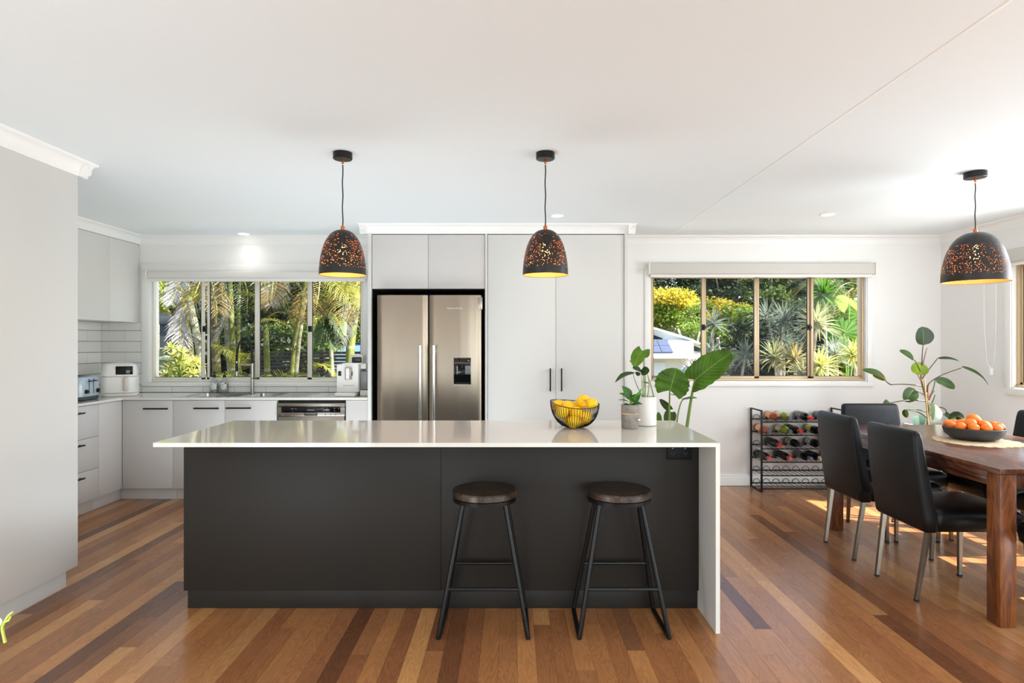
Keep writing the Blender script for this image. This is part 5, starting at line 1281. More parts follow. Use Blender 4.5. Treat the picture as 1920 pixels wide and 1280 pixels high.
def trunk_mat(name, a, c, rings=26):
    m, nt, b, out = node_mat(name); N = nt.nodes.new; L = nt.links.new
    tc = N('ShaderNodeTexCoord'); sx = N('ShaderNodeSeparateXYZ'); L(tc.outputs['Object'], sx.inputs[0])
    n = N('ShaderNodeTexNoise'); n.inputs['Scale'].default_value = 7; n.inputs['Detail'].default_value = 5; L(tc.outputs['Object'], n.inputs[0])
    r = math_n(nt, 'GREATER_THAN', math_n(nt, 'SINE', math_n(nt, 'MULTIPLY', sx.outputs[2], rings*2.0)), .93)
    c1 = ramp(nt, n.outputs[0], [(.35, a), (.62, c)]); mx = N('ShaderNodeMix'); mx.data_type = 'RGBA'; L(math_n(nt, 'MULTIPLY', r, .25), mx.inputs[0]); L(c1, mx.inputs[6]); mx.inputs[7].default_value = (*lin((190, 184, 160)), 1)
    L(mx.outputs[2], b.inputs['Base Color']); b.inputs['Roughness'].default_value = .7; return m
T_olive = trunk_mat('olive_palm_trunk', (66, 62, 28), (116, 108, 54), 8); T_grey = trunk_mat('mottled_grey_trunk', (84, 80, 60), (150, 146, 118), 9); T_green = trunk_mat('green_palm_trunk', (70, 80, 26), (124, 126, 50), 9); T_bark = trunk_mat('pale_bark', (120, 108, 92), (196, 188, 176), 5)
def palm(label, tr, r, fr=(), crown=0, seed=0, mt=T_olive, fm=(P_green, P_yel), cz_=None, Lf=1.7, group='palms outside the kitchen window', droop=.45):
    P = [Vector(p) for p in tr]; g = P[0]; o = thing('palm', label, 'palm', (g.x, g.y, gh(g.x, g.y)), 0, group)
    P[0].z = gh(g.x, g.y)-.05; r = [v*.72 for v in r] if hasattr(r, '__len__') else r*.72
    MB().tube(P if len(P) != 3 else bez(P[0], P[1]*2-(P[0]+P[2])/2, P[2], 10), r if hasattr(r, '__len__') else ([r*1.15, r, r*.9][:len(P)] if len(P) != 3 else [r*1.2-.3*r*i/10 for i in range(11)]), 12).build('trunk', mt, o, True)
    rg = random.Random(seed); top = P[-1]
    for k in range(crown):
        a = 2*PI*k/crown+rg.uniform(-.3, .3); l = Lf*rg.uniform(.8, 1.15); rise = rg.uniform(.15, .7)
        h = Vector((math.cos(a), math.sin(a), 0))
        frond(o, (top, top+h*l*.5+Vector((0, 0, rise*l)), top+h*l*.95+Vector((0, 0, -.45*l*rg.uniform(.5, 1.3)))), .36, fm[k % len(fm)], 30, droop, seed*31+k)
    for i, (pts, Ln, m, kw) in enumerate(fr): frond(o, pts, Ln, m, seed=seed*17+i, **kw)
    return o
def pp(*a): return [at(*q) for q in a]
palm('olive palm trunk leaning across the first pane with bleached curling fronds', pp((384, 760, 8), (345, 600, 8), (318, 500, 8.1)), .075, [
    (pp((392, 505, 7.9), (375, 560, 7.7), (338, 600, 7.5)), .30, P_dead, dict(n=31, droop=.35, curl=.12, w=.004)),
    (pp((378, 520, 7.8), (355, 575, 7.6), (352, 600, 7.6)), .34, P_gold, dict(n=25, droop=.4, w=.004)),
    (pp((350, 570, 7.6), (330, 600, 7.5), (342, 655, 7.5)), .24, P_dead, dict(n=33, droop=.25, curl=.2, w=.008)),
    (pp((402, 500, 7.9), (392, 540, 7.8), (360, 560, 7.6)), .34, P_yel, dict(n=25, droop=.4)),
    (pp((352, 500, 8), (330, 540, 7.8), (322, 570, 7.7)), .26, P_dead, dict(n=25, droop=.3, curl=.15, w=.009))], 0, 1, T_olive)
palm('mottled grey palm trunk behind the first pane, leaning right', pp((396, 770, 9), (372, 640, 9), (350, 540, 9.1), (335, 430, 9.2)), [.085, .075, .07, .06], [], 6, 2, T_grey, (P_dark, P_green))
palm('olive palm trunk at the edge of the second pane with a pale old frond', pp((412, 760, 8.3), (404, 640, 8.3), (396, 500, 8.4)), .07, [
    (pp((436, 560, 7.9), (425, 605, 7.8), (399, 645, 7.7)), .16, P_dead, dict(n=33, droop=.4, curl=.25, w=.008)),
    (pp((400, 650, 7.9), (420, 640, 7.7), (452, 680, 7.6)), .26, P_yel, dict(n=25, droop=.55)),
    (pp((396, 520, 7.9), (400, 550, 7.8), (408, 585, 7.7)), .3, P_gold, dict(n=21, droop=.5))], 7, 3, T_olive, (P_dark, P_green))
palm('pale ringed palm trunk in the second pane', pp((440, 770, 9.2), (428, 640, 9.2), (415, 500, 9.2)), .06, [], 6, 4, T_grey, (P_dark,))
palm('green ringed palm trunk left of the tap', pp((438, 760, 7.9), (436, 650, 7.9), (430, 520, 8), (424, 440, 8)), [.06, .055, .05, .045], [
    (pp((452, 700, 7.4), (446, 668, 7.3), (462, 664, 7.2)), .24, P_yel, dict(n=20, droop=.5))], 7, 5, T_green, (P_green, P_dark))
palm('thin bright green palm stem behind the top of the tap hose', pp((446, 740, 8.6), (447, 620, 8.6), (450, 480, 8.6)), .034, [
    (pp((450, 560, 8.5), (480, 540, 8.3), (500, 570, 8.2)), .35, P_yel, dict(n=23, droop=.5)), (pp((450, 520, 8.5), (470, 530, 8.3), (462, 590, 8.2)), .35, P_green, dict(n=23, droop=.4))], 8, 6, T_green, (P_green, P_yel))
palm('palm with arching striped fronds in the third pane', pp((506, 740, 8), (500, 660, 8), (497, 600, 8.1)), .05, [
    (pp((545, 615, 7.9), (500, 585, 7.7), (478, 612, 7.6)), .26, P_yel, dict(n=25, droop=.7)), (pp((510, 600, 7.9), (480, 600, 7.8), (465, 625, 7.7)), .3, P_green, dict(n=24, droop=.7)),
    (pp((512, 505, 7.8), (512, 545, 7.6), (506, 575, 7.6)), .34, P_gold, dict(n=28, droop=.55, w=.004)), (pp((520, 500, 7.8), (520, 545, 7.7), (508, 570, 7.6)), .3, P_dead, dict(n=21, droop=.5, w=.008)),
    (pp((500, 600, 8), (520, 570, 8), (560, 600, 8)), .4, P_dark, dict(n=23, droop=.5))], 0, 7, T_green)
palm('clumped cane palm with slanting pale trunks in the third pane', pp((535, 760, 8.4), (552, 640, 8.4), (575, 520, 8.4), (590, 440, 8.4)), [.045, .04, .038, .03], [
    (pp((585, 505, 8.2), (575, 530, 8), (535, 530, 7.9)), .36, P_yel, dict(n=24, droop=.45)), (pp((575, 540, 8.2), (576, 570, 8), (566, 605, 7.9)), .3, P_gold, dict(n=24, droop=.5)),
    (pp((560, 660, 8), (540, 640, 7.9), (520, 665, 7.8)), .3, P_green, dict(n=23, droop=.5))], 8, 8, T_green, (P_green, P_yel, P_dark))
palm('second slanting cane palm trunk in the third pane', pp((542, 770, 8.8), (560, 640, 8.8), (572, 560, 8.8), (580, 430, 8.9)), [.05, .045, .04, .035], [], 8, 9, T_grey, (P_dark, P_green))
palm('palm with big yellow green fronds filling the fourth pane', pp((652, 760, 8.2), (657, 650, 8.2), (668, 560, 8.3), (672, 470, 8.3)), [.085, .08, .075, .06], [
    (pp((592, 515, 7.6), (630, 520, 7.4), (668, 575, 7.2)), .42, P_yel, dict(n=31, droop=.5)), (pp((640, 500, 7.8), (660, 545, 7.5), (648, 600, 7.3)), .36, P_gold, dict(n=28, droop=.5)),
    (pp((690, 500, 7.8), (650, 515, 7.6), (625, 560, 7.4)), .42, P_yel, dict(n=28, droop=.5)), (pp((700, 530, 8), (655, 520, 7.8), (610, 590, 7.6)), .4, P_gold, dict(n=28, droop=.5)),
    (pp((672, 560, 8), (650, 590, 7.8), (640, 640, 7.6)), .3, P_dead, dict(n=28, droop=.4, curl=.2, w=.009)), (pp((690, 560, 8), (670, 540, 7.8), (630, 530, 7.7)), .4, P_yel, dict(n=28, droop=.6)),
    (pp((600, 505, 8), (600, 560, 7.8), (586, 600, 7.6)), .34, P_gold, dict(n=24, droop=.6)), (pp((590, 695, 7.3), (600, 668, 7.2), (626, 705, 7.2)), .2, P_yel, dict(n=20, droop=.4))], 5, 10, T_green, (P_yel, P_green, P_gold))
palm('young palm with strappy hanging green leaves in the fourth pane', pp((628, 760, 7.9), (622, 680, 7.9), (616, 600, 8)), .035, [
    (pp((618, 590, 7.8), (612, 600, 7.7), (600, 645, 7.6)), .26, P_green, dict(n=17, droop=1.1, w=.016)), (pp((618, 588, 7.8), (624, 600, 7.7), (632, 650, 7.6)), .26, P_green, dict(n=17, droop=1.1, w=.016)), (pp((618, 585, 7.8), (632, 590, 7.7), (645, 630, 7.6)), .24, P_green, dict(n=17, droop=1.1, w=.016))], 0, 11, T_grey)
for i, (u, v, Y, u2, v2) in enumerate([(500, 712, 7.3, 520, 690), (530, 715, 7.2, 560, 690), (560, 716, 7.3, 585, 688), (490, 716, 7.1, 484, 682)]):
    g = at(u, v, Y); o = thing('fern_palm', ['low feathery palm seedling under the third pane, beside the middle mullion', 'low golden tipped palm seedling under the middle of the third pane', 'low green palm seedling at the right of the third pane', 'small palm seedling behind the middle mullion'][i], 'palm', (g.x, g.y, gh(g.x, g.y)), 0, 'low palm seedlings outside the kitchen window')
    for k in range(7):
        a = 2*PI*k/7+i; h = Vector((math.cos(a), math.sin(a)*.6, 0)); b0 = Vector((g.x, g.y, gh(g.x, g.y)))
        top = at(u2, v2, Y).z
        frond(o, (b0, b0+h*.25+Vector((0, 0, (top-b0.z)*1.25)), b0+h*.75+Vector((0, 0, (top-b0.z)*.75))), .26, (P_green, P_yel, P_dark, P_green)[k % 4], 26, .5, i*9+k)
# strappy rosettes: dracaena-like plants
def strap_mat(name, mid, edge, tip=None, tl=.4):
    mid = tuple(v*.8 for v in mid); edge = tuple(v*.82 for v in edge)
    m, nt, b, out = node_mat(name); N = nt.nodes.new; L = nt.links.new
    uv = N('ShaderNodeUVMap'); uv.uv_map = 'UVMap'; sx = N('ShaderNodeSeparateXYZ'); L(uv.outputs[0], sx.inputs[0])
    d = math_n(nt, 'ABSOLUTE', math_n(nt, 'SUBTRACT', sx.outputs[0], .5)); e = math_n(nt, 'GREATER_THAN', d, .2)
    mx = N('ShaderNodeMix'); mx.data_type = 'RGBA'; L(e, mx.inputs[0]); mx.inputs[6].default_value = (*lin(mid), 1); mx.inputs[7].default_value = (*lin(edge), 1)
    L(mx.outputs[2], b.inputs['Base Color']); b.inputs['Roughness'].default_value = .65; b.inputs['Specular IOR Level'].default_value = .2
    t = N('ShaderNodeBsdfTranslucent'); L(mx.outputs[2], t.inputs[0]); ms = N('ShaderNodeMixShader'); ms.inputs[0].default_value = tl
    L(b.outputs[0], ms.inputs[1]); L(t.outputs[0], ms.inputs[2]); L(ms.outputs[0], out.inputs[0]); return m
S_cream = strap_mat('cream_edged_leaf', (120, 140, 60), (232, 224, 170)); S_gold = strap_mat('gold_centred_leaf', (224, 180, 50), (230, 220, 160)); S_silver = strap_mat('silver_green_leaf', (84, 110, 84), (190, 198, 180)); S_deep = strap_mat('deep_green_leaf', (56, 104, 28), (100, 150, 40)); S_lemon = strap_mat('lemon_leaf', (196, 200, 60), (236, 232, 150))
def rosette(parent, c, axis, n, Ln, w, m, seed, spread=1.3, name='leaf_rosette', droop=.35):
    rg = random.Random(seed); b = bmesh.new(); uvl = b.loops.layers.uv.new('UVMap'); axis = Vector(axis).normalized(); e1 = axis.orthogonal().normalized(); e2 = axis.cross(e1); c = Vector(c)
    for k in range(n):
        a = k*2.399+rg.uniform(-.2, .2); th = spread*(k/n)**.7+rg.uniform(0, .2); l = Ln*rg.uniform(.8, 1.1)*(.75+.25*k/n)
        d = (axis*math.cos(th)+(e1*math.cos(a)+e2*math.sin(a))*math.sin(th)).normalized(); sd_ = d.cross(axis+Vector((.01, .02, 0))).normalized()
        p = c-axis*.12*Ln*(k/n); rows = []; dd = d.copy()
        for j in range(5):
            t = j/4; ww = w*[.7, 1, .95, .6, .08][j]
            rows.append((b.verts.new(p-sd_*ww), b.verts.new(p+dd.cross(sd_)*ww*.25), b.verts.new(p+sd_*ww), t)); p = p+dd*l/4; dd = (dd+Vector((0, 0, -droop*.35*j*math.sin(th)))).normalized()
        for q, r in zip(rows, rows[1:]):
            for i in (0, 1):
                f = b.faces.new((q[i], q[i+1], r[i+1], r[i]))
                for l_, uv in zip(f.loops, ((i/2, q[3]), ((i+1)/2, q[3]), ((i+1)/2, r[3]), (i/2, r[3]))): l_[uvl].uv = uv
    mb = MB.__new__(MB); mb.b = b; mb.mi = 0
    o = mb.build(name, m, parent, True, ang=0, fix=False); return o
def drac(label, u, v, Y, Ln, m, seed, n=64, w=.012, axis=(0, -.3, 1), extra=(), cat='shrub'):
    c = at(u, v, Y); g = Vector((c.x+.15*math.sin(seed), c.y+.1, gh(c.x, c.y))); o = thing('dracaena', label, cat, g, 0, 'strappy variegated shrubs outside the dining window')
    rosette(o, c, axis, n, Ln, w, m, seed, 1.9)
    MB().tube(bez(g-Vector((0, 0, .05)), (g+c)/2+Vector((.1*math.cos(seed), 0, 0)), c, 8), [.03-.012*j/8 for j in range(9)], 8).build('stem', T_bark, o, True)
    for i, (u2, v2, dy) in enumerate(extra):
        c2 = at(u2, v2, Y+dy); rosette(o, c2, (c2.x-c.x, -.3, 1), n-16, Ln*.9, w, m, seed+50+i, 1.9)
        MB().tube(bez(g.lerp(c, .3), (g.lerp(c, .6)+c2)/2+Vector((.05, 0, -.1)), c2, 6), .014, 7).build('stem', T_bark, o, True)
    return o
drac('gold centred strappy shrub low in the third pane, nearer the central mullion', 1452, 668, 7.6, .36, S_cream, 1)
drac('orange gold tipped strappy shrub low in the third pane', 1491, 672, 7.5, .34, S_gold, 2)
drac('silver green strappy plant high in the middle of the third pane', 1470, 600, 8.2, .42, S_silver, 3, extra=((1437, 592, .2), (1466, 630, .1)))
drac('cream and yellow strappy shrub at middle height beside the last mullion', 1533, 604, 7.6, .38, S_cream, 4, 80)
drac('white and yellow strappy shrub at the bottom of the last pane', 1538, 684, 7.2, .32, S_lemon, 5, 74)
drac('silver white strappy shrub in the middle of the last pane', 1568, 664, 7.7, .34, S_silver, 6, 70)
drac('creamy strappy shrub at the lower outer corner of the last pane', 1600, 664, 7.4, .30, S_lemon, 7, 70)
drac('deep green spiky dracaena at the top of the last pane', 1545, 548, 8.0, .40, S_deep, 8, 70, .016)
drac('pale spiky plant on a dark leaning stem beside the second pane frame', 1338, 604, 8.6, .34, S_silver, 9, 50, extra=((1333, 655, .1),))
drac('spiky silver shrub low in the second pane', 1398, 665, 8.4, .34, S_silver, 10, 56)
drac('green strappy shrub between the two gold ones, set further back', 1472, 650, 8.8, .42, S_silver, 11, 60)
drac('lemon strappy shrub on the ground line of the third pane', 1506, 698, 7.2, .28, S_cream, 12, 60)
# fan palm and green palms at right
S_yg = strap_mat('yellow_green_leaf', (130, 156, 30), (150, 168, 44), tl=.3)
def fan(parent, c, nrm, R, m, seed=0):
    c = Vector(c); nrm = Vector(nrm).normalized(); u = nrm.cross(Vector((0, 0, 1))).normalized(); v = u.cross(nrm); b = bmesh.new(); uvl = b.loops.layers.uv.new('UVMap'); n = 40; r0 = [None]
    V0 = []; V1 = []
    for k in range(n+1):
        a = -2.4+4.8*k/n; d = v*math.cos(a)+u*math.sin(a); z = .04*R*(1 if k % 2 else -1)
        V0.append(b.verts.new(c+d*R*.08)); V1.append(b.verts.new(c+d*R*(1 if k % 2 else .93)+nrm*(z-.18*R)))
    for k in range(n):
        f = b.faces.new((V0[k], V0[k+1], V1[k+1], V1[k]))
        for l_ in f.loops: l_[uvl].uv = (.1 if k % 3 else .5, .5)
    mb = MB.__new__(MB); mb.b = b; mb.mi = 0
    return mb.build('fan_leaf', m, parent, True, ang=0, fix=False)
g = at(1590, 720, 8.2); o = thing('fan_palm', 'bright green round pleated fan palm in the last pane', 'palm', (g.x, g.y, gh(g.x, g.y)))
for c_, nr, R, m in (((1582, 625, 8.2), (-.2, -1, .3), .25, S_deep), ((1592, 570, 8.3), (.3, -1, .7), .19, S_yg), ((1600, 650, 8.4), (.4, -1, .4), .22, S_deep), ((1612, 590, 8.5), (.6, -1, .2), .24, S_deep)):
    c = at(*c_); fan(o, c, nr, R, m); MB().tube(bez((g.x, g.y, gh(g.x, g.y)), (g.x, g.y, c.z*.6), c, 8), .01, 6).build('stalk', M_stem, o, True)
palm('feathery green palm behind the last pane of the dining window', pp((1600, 760, 9.5), (1598, 640, 9.5), (1596, 560, 9.5)), .06, [
    (pp((1640, 560, 9.2), (1590, 500, 9), (1560, 560, 8.8)), .5, P_green, dict(n=31, droop=.4)), (pp((1600, 540, 9.4), (1570, 560, 9.2), (1540, 620, 9)), .5, P_yel, dict(n=31, droop=.4)), (pp((1600, 560, 9.4), (1620, 600, 9.2), (1640, 660, 9)), .5, P_yel, dict(n=28, droop=.4)), (pp((1560, 520, 9.5), (1590, 560, 9.4), (1600, 640, 9.2)), .5, P_green, dict(n=31, droop=.4))], 8, 21, T_grey, (P_green, P_yel), group='palms outside the dining window', Lf=1.5)
# shrubs near the kitchen window
def bush(name, label, c, r, n, size, m, seed, group=None, cat='shrub', stem=True, clump=0):
    c = Vector(c); o = thing(name, label, cat, (c.x, c.y, gh(c.x, c.y)), 0, group)
    foliage(o, c, r, n, size, m, seed, clump=clump)
    if stem:
        for k in range(4):
            a = k*1.6+seed; MB().tube(bez((c.x, c.y, gh(c.x, c.y)-.05), (c.x+.1*math.cos(a), c.y+.1*math.sin(a), c.z-.3*r[2]), (c.x+r[0]*.5*math.cos(a), c.y+r[1]*.5*math.sin(a), c.z+.2*r[2]), 6), .018+.01*r[0], 6).build('stem', T_bark, o, True)
    return o
sh = at(342, 690, 6.9); o = thing('variegated_shrub', 'bright yellow green leafy shrub just outside the first kitchen window pane', 'shrub', (sh.x, sh.y, gh(sh.x, sh.y)))
rg = random.Random(9)
for i, (u, v) in enumerate([(322, 652), (327, 668), (340, 660), (349, 672), (335, 684), (318, 690), (327, 699), (345, 692), (357, 684), (366, 678), (371, 688), (352, 700), (362, 700), (312, 703), (338, 704), (342, 674)]):
    c = at(u, v, 6.9+rg.uniform(-.15, .15)); rosette(o, c, (rg.uniform(-.4, .4), -.4, 1), 26, .12, .011, [S_lemon, S_cream][0], 200+i, 1.6, 'leaf_cluster')
    MB().tube(bez((sh.x, sh.y, gh(sh.x, sh.y)), (sh.x, sh.y, c.z-.3), c, 5), .008, 6).build('stem', M_stem, o, True)
bush('garden_tree', 'sunlit lime green tree beyond the paling fence, in the corner of the first pane', at(308, 552, 15), (.95, .9, .45), 3200, .055, G_lime, 31, None, 'tree')
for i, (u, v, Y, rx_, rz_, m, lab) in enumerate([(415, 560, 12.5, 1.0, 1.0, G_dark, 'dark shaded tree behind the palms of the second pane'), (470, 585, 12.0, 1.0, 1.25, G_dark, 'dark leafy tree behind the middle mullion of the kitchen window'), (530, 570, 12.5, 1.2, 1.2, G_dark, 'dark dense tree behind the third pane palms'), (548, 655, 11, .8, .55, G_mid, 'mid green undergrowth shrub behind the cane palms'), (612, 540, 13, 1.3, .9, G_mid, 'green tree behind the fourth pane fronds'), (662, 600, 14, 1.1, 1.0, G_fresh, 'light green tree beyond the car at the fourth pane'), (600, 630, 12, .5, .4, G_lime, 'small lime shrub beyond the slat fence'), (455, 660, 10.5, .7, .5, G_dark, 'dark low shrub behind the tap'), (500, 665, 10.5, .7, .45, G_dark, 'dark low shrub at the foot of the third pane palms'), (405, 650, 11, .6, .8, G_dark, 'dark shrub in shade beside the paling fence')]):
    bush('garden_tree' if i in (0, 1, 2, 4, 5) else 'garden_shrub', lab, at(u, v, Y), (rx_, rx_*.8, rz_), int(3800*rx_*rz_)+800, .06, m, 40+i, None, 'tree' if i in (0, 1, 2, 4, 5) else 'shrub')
# fences
def post_rail(o, x0, x1, y, z0, z1, vertical, w_, gap, m, th=.02, name='paling'):
    if vertical:
        n = int((x1-x0)/(w_+gap)); me = MB().box((0, 0, 0), (w_, th, 1), .001, 1).build(name, m, o); mesh = me.data; bpy.data.objects.remove(me)
        for k in range(n):
            q = bpy.data.objects.new(name, mesh); COL.objects.link(q); q.parent = o; q.location = Vector((x0+k*(w_+gap), y+.004*math.sin(k*2.3), z0+.01*math.sin(k*1.7)))-origin(o); q.scale = (1, 1, z1-z0+.012*math.sin(k*3.1))
    else:
        n = int((z1-z0)/(w_+gap))
        for k in range(n): bx(name, (x0, y, z0+k*(w_+gap)), (x1, y+th, z0+k*(w_+gap)+w_), m, o, .002)
a_, b_ = at(250, 0, 10).x, at(345, 0, 10).x
o = thing('picket_fence', 'weathered grey green timber paling fence low in the first kitchen pane', 'fence', (a_, 10, gh(a_, 10)))
M_wth = mat('weathered_timber', (118, 126, 104), .85, vary=.3, vscale=14, bump=.5, bscale=60, stretch=(6, 6, .6))
zt_ = at(0, 655, 10).z; post_rail(o, a_-.8, b_, 10, gh(a_, 10), zt_, True, .10, .012, M_wth)
bx('rail', (a_-.8, 9.95, at(0, 675, 10).z), (b_, 9.995, at(0, 668, 10).z), M_wth, o)
bx('capping', (a_-.8, 9.94, zt_+.002), (b_, 10.05, zt_+.03), M_wth, o)
a_, b_ = at(240, 0, 11.5).x, at(420, 0, 11.5).x
o = thing('panel_fence', 'dark charcoal painted board fence behind the palms of the first pane', 'fence', (a_, 11.5, gh(a_, 11.5)))
M_chf = mat('charcoal_fence_paint', (56, 58, 62), .7, vary=.15); zt_ = at(0, 593, 11.5).z
post_rail(o, a_-1, b_, 11.5, gh(a_, 11.5), zt_-.16, True, .165, .012, M_chf, name='board')
bx('top_rail', (a_-1, 11.46, zt_-.15), (b_, 11.56, zt_), M_chf, o); bx('top_rail', (a_-1, 11.44, .7), (b_, 11.495, .8), M_chf, o)
a_, b_ = at(468, 0, 9.6).x, at(740, 0, 9.6).x
o = thing('slat_fence', 'dark horizontal slat fence with open gaps in front of the parked car', 'fence', (a_, 9.6, gh(a_, 9.6)))
zt_ = at(0, 657, 9.6).z; M_slat = mat('dark_slat', (30, 26, 26), .35); post_rail(o, a_, b_, 9.6, zt_-.055*22, zt_, False, .04, .015, M_slat, name='slat')
for k in range(3): bx('post', (a_+k*(b_-a_)/2.1, 9.63, gh(a_, 9.6)), (a_+k*(b_-a_)/2.1+.07, 9.7, zt_+.02), M_slat, o)
# car beyond the slat fence
cx0 = at(640, 0, 12.5).x; zg = gh(cx0, 12.5); ct = at(0, 641, 12.5).z
o = thing('parked_car', 'dark blue car parked beyond the slat fence, roof and windscreen showing', 'car', (cx0, 12.5, zg))
M_car = mat('dark_blue_car_paint', (36, 50, 74), .15, coat=.8, metal=.3); M_cgl = mat('car_glass', (150, 176, 200), .05, metal=.6)
h_ = ct-zg
mb = MB(); prof = [(-2.2, .3), (-2.25, .62), (-2.1, .78), (-1.2, .88), (-.55, .96), (1.5, .95), (2.1, .9), (2.2, .6), (2.15, .3)]
mb.prism([(x_, z_*h_/1.45) for x_, z_ in prof], 'y', -.85, .85); bmesh.ops.bevel(mb.b, geom=list(mb.b.edges), offset=.05, segments=2, affect='EDGES'); mb.build('body', M_car, o)
mb = MB(); q = h_/1.45; mb.loft([[(-1.15, -.8, .9*q), (-1.15, .8, .9*q), (1.75, .8, .93*q), (1.75, -.8, .93*q)], [(-.45, -.62, 1.40*q), (-.45, .62, 1.40*q), (1.05, .62, 1.42*q), (1.05, -.62, 1.42*q)]]); mb.build('windows', M_cgl, o)
mb = MB(); mb.box((-.5, -.64, 1.40*q), (1.1, .64, 1.45*q), .02); mb.build('roof', M_car, o)
for x_ in (-1.35, 1.35):
    for y_ in (-.8, .8): MB().cyl((x_, y_-.1, .31), (x_, y_+.1, .31), .31, n=24).build('wheel', M_black, o)
# mulch bank and neighbouring house at left
b = bmesh.new(); rows = []
for j in range(9):
    row = []
    for i in range(41):
        x = -10.5+5.2*i/40; y = 12.4+2.2*j/8; row.append(b.verts.new((x, y, gh(x, y)+1.9*smooth(12.3, 14.2, y)+.06*noise.noise(Vector((x*3, y*3, 1)))*2)))
    rows.append(row)
for j in range(8):
    for i in range(40): b.faces.new((rows[j][i], rows[j][i+1], rows[j+1][i+1], rows[j+1][i]))
mb = MB.__new__(MB); mb.b = b; mb.mi = 0; o = mb.build('mulch_bank', mat('pinkish_mulch', (176, 154, 138), .95, vary=.4, vscale=10, bump=1, bscale=20), ang=0); tag(o, 'pinkish mulch covered bank behind the dark fence', 'bank', kind='stuff')
hh = thing('grey_house', 'grey neighbouring house with white balcony battens beyond the kitchen window', 'house', (-9.5, 18, gh(-9.5, 18)))
M_hg = mat('grey_cladding', (120, 122, 126), .8); M_hw = mat('white_batten', (214, 214, 212), .6)
bx('wall', (-13, 18.1, gh(-9.5, 18)), (-5.2, 23, 2.75), M_hg, hh, 0); bx('upper_wall', (-13, 18.9, 2.76), (-5.2, 23, 5.5), mat('dark_cladding', (74, 74, 76), .8), hh, 0)
bx('balcony_floor', (-13, 17.4, 2.62), (-5.2, 18.09, 2.75), M_hw, hh)
me = MB().box((0, 0, 0), (.04, .03, .9)).build('batten', M_hw, hh); mesh = me.data; bpy.data.objects.remove(me)
for k in range(70):
    q = bpy.data.objects.new('batten', mesh); COL.objects.link(q); q.parent = hh; q.location = Vector((-12.9+k*.11, 17.43, 2.76))-origin(hh)
bx('roof', (-13.6, 16.9, 5.5), (-4.6, 23.6, 5.7), M_hw, hh)
# white modern house at right
HY = 24.0
def H(u, v, Y=HY): return at(u, v, Y)
gz = gh(6, HY)
ho = thing('white_house', 'white modern house with solar panels and skillion roof beyond the dining window', 'house', (6, HY, gz))
M_hwh = mat('white_render', (218, 218, 214), .7); M_roofw = mat('white_metal_roof', (232, 234, 236), .4); M_win = mat('dark_house_glass', (44, 54, 58), .08)
def slab(name, pts, y0, y1, m, par=ho): return MB().prism([(p[0], p[1]) for p in pts], 'y', y0, y1).build(name, m, par, True, smooth=False)
xz = lambda u, v, Y=HY: (H(u, v, Y).x, H(u, v, Y).z)
slab('upper_wall', [xz(1150, 690, 25), xz(1316, 690, 25), xz(1316, 647, 25), xz(1290, 636, 25), xz(1223, 617, 25), xz(1150, 598, 25)], 25, 31, M_hwh)
slab('upper_roof', [xz(1140, 592, 24.6), xz(1223, 612, 24.6), xz(1292, 633, 24.6), xz(1320, 645, 24.6), xz(1320, 648.5, 24.6), xz(1292, 636.5, 24.6), xz(1223, 616, 24.6), xz(1140, 596, 24.6)], 24.6, 31.4, M_roofw)
for nm, q in (('window', [(1223.5, 627), (1242, 634), (1242, 639), (1223.5, 635)]), ('window', [(1271, 642), (1289, 645), (1289, 656), (1271, 652)]), ('window', [(1301, 648), (1314, 653), (1316, 660), (1301, 658)])):
    slab(nm, [xz(*p, 24.98) for p in q], 24.95, 25.02, M_win)
lr = [H(1100, 664, 22.8), H(1300, 664, 22.8), H(1300, 652, 25), H(1100, 652, 25)]
mb = MB(); lo = [Vector((p.x, p.y, p.z)) for p in lr]; lo[2].z = lo[3].z = at(0, 640, 25).z+.1
mb.loft([[v-Vector((0, 0, .08)) for v in lo], lo]); mb.build('lower_roof', M_roofw, ho, True, smooth=False)
bx('fascia', (lo[0].x, 22.7, at(0, 672, 22.8).z), (lo[1].x, 22.79, lo[0].z+.0), M_roofw, ho)
nrm = (lo[3]-lo[0]).normalized()
for k in range(4):
    for r in range(2):
        p0 = lo[0]+Vector((H(1176, 0, 22.8).x-lo[0].x+k*1.0*.42*1.05, 0, 0))+nrm*(.08+r*.95); x1 = Vector((.42, 0, 0))
        MB().loft([[p0+Vector((0, 0, .03)), p0+x1+Vector((0, 0, .03)), p0+x1+nrm*.9+Vector((0, 0, .03)), p0+nrm*.9+Vector((0, 0, .03))], [p0+Vector((0, 0, .07)), p0+x1+Vector((0, 0, .07)), p0+x1+nrm*.9+Vector((0, 0, .07)), p0+nrm*.9+Vector((0, 0, .07))]]).build('solar_panel', mat('solar_blue', (66, 72, 92), .55, spec=.2), ho, True, smooth=False)
bx('lower_wall', (lo[0].x, 23.1, gz-.2), (lo[1].x-.1, 29, at(0, 668, 23.1).z), M_hwh, ho, 0)
bx('garage_door', (H(1200, 0, 23).x, 23.03, gz), (H(1248, 0, 23).x, 23.08, at(0, 679, 23).z), mat('garage_door_white', (214, 216, 218), .5), ho)
bx('window', (H(1281, 0, 23).x, 23.03, at(0, 704, 23).z), (H(1292, 0, 23).x, 23.08, at(0, 687, 23).z), mat('pale_house_glass', (150, 164, 176), .1), ho)
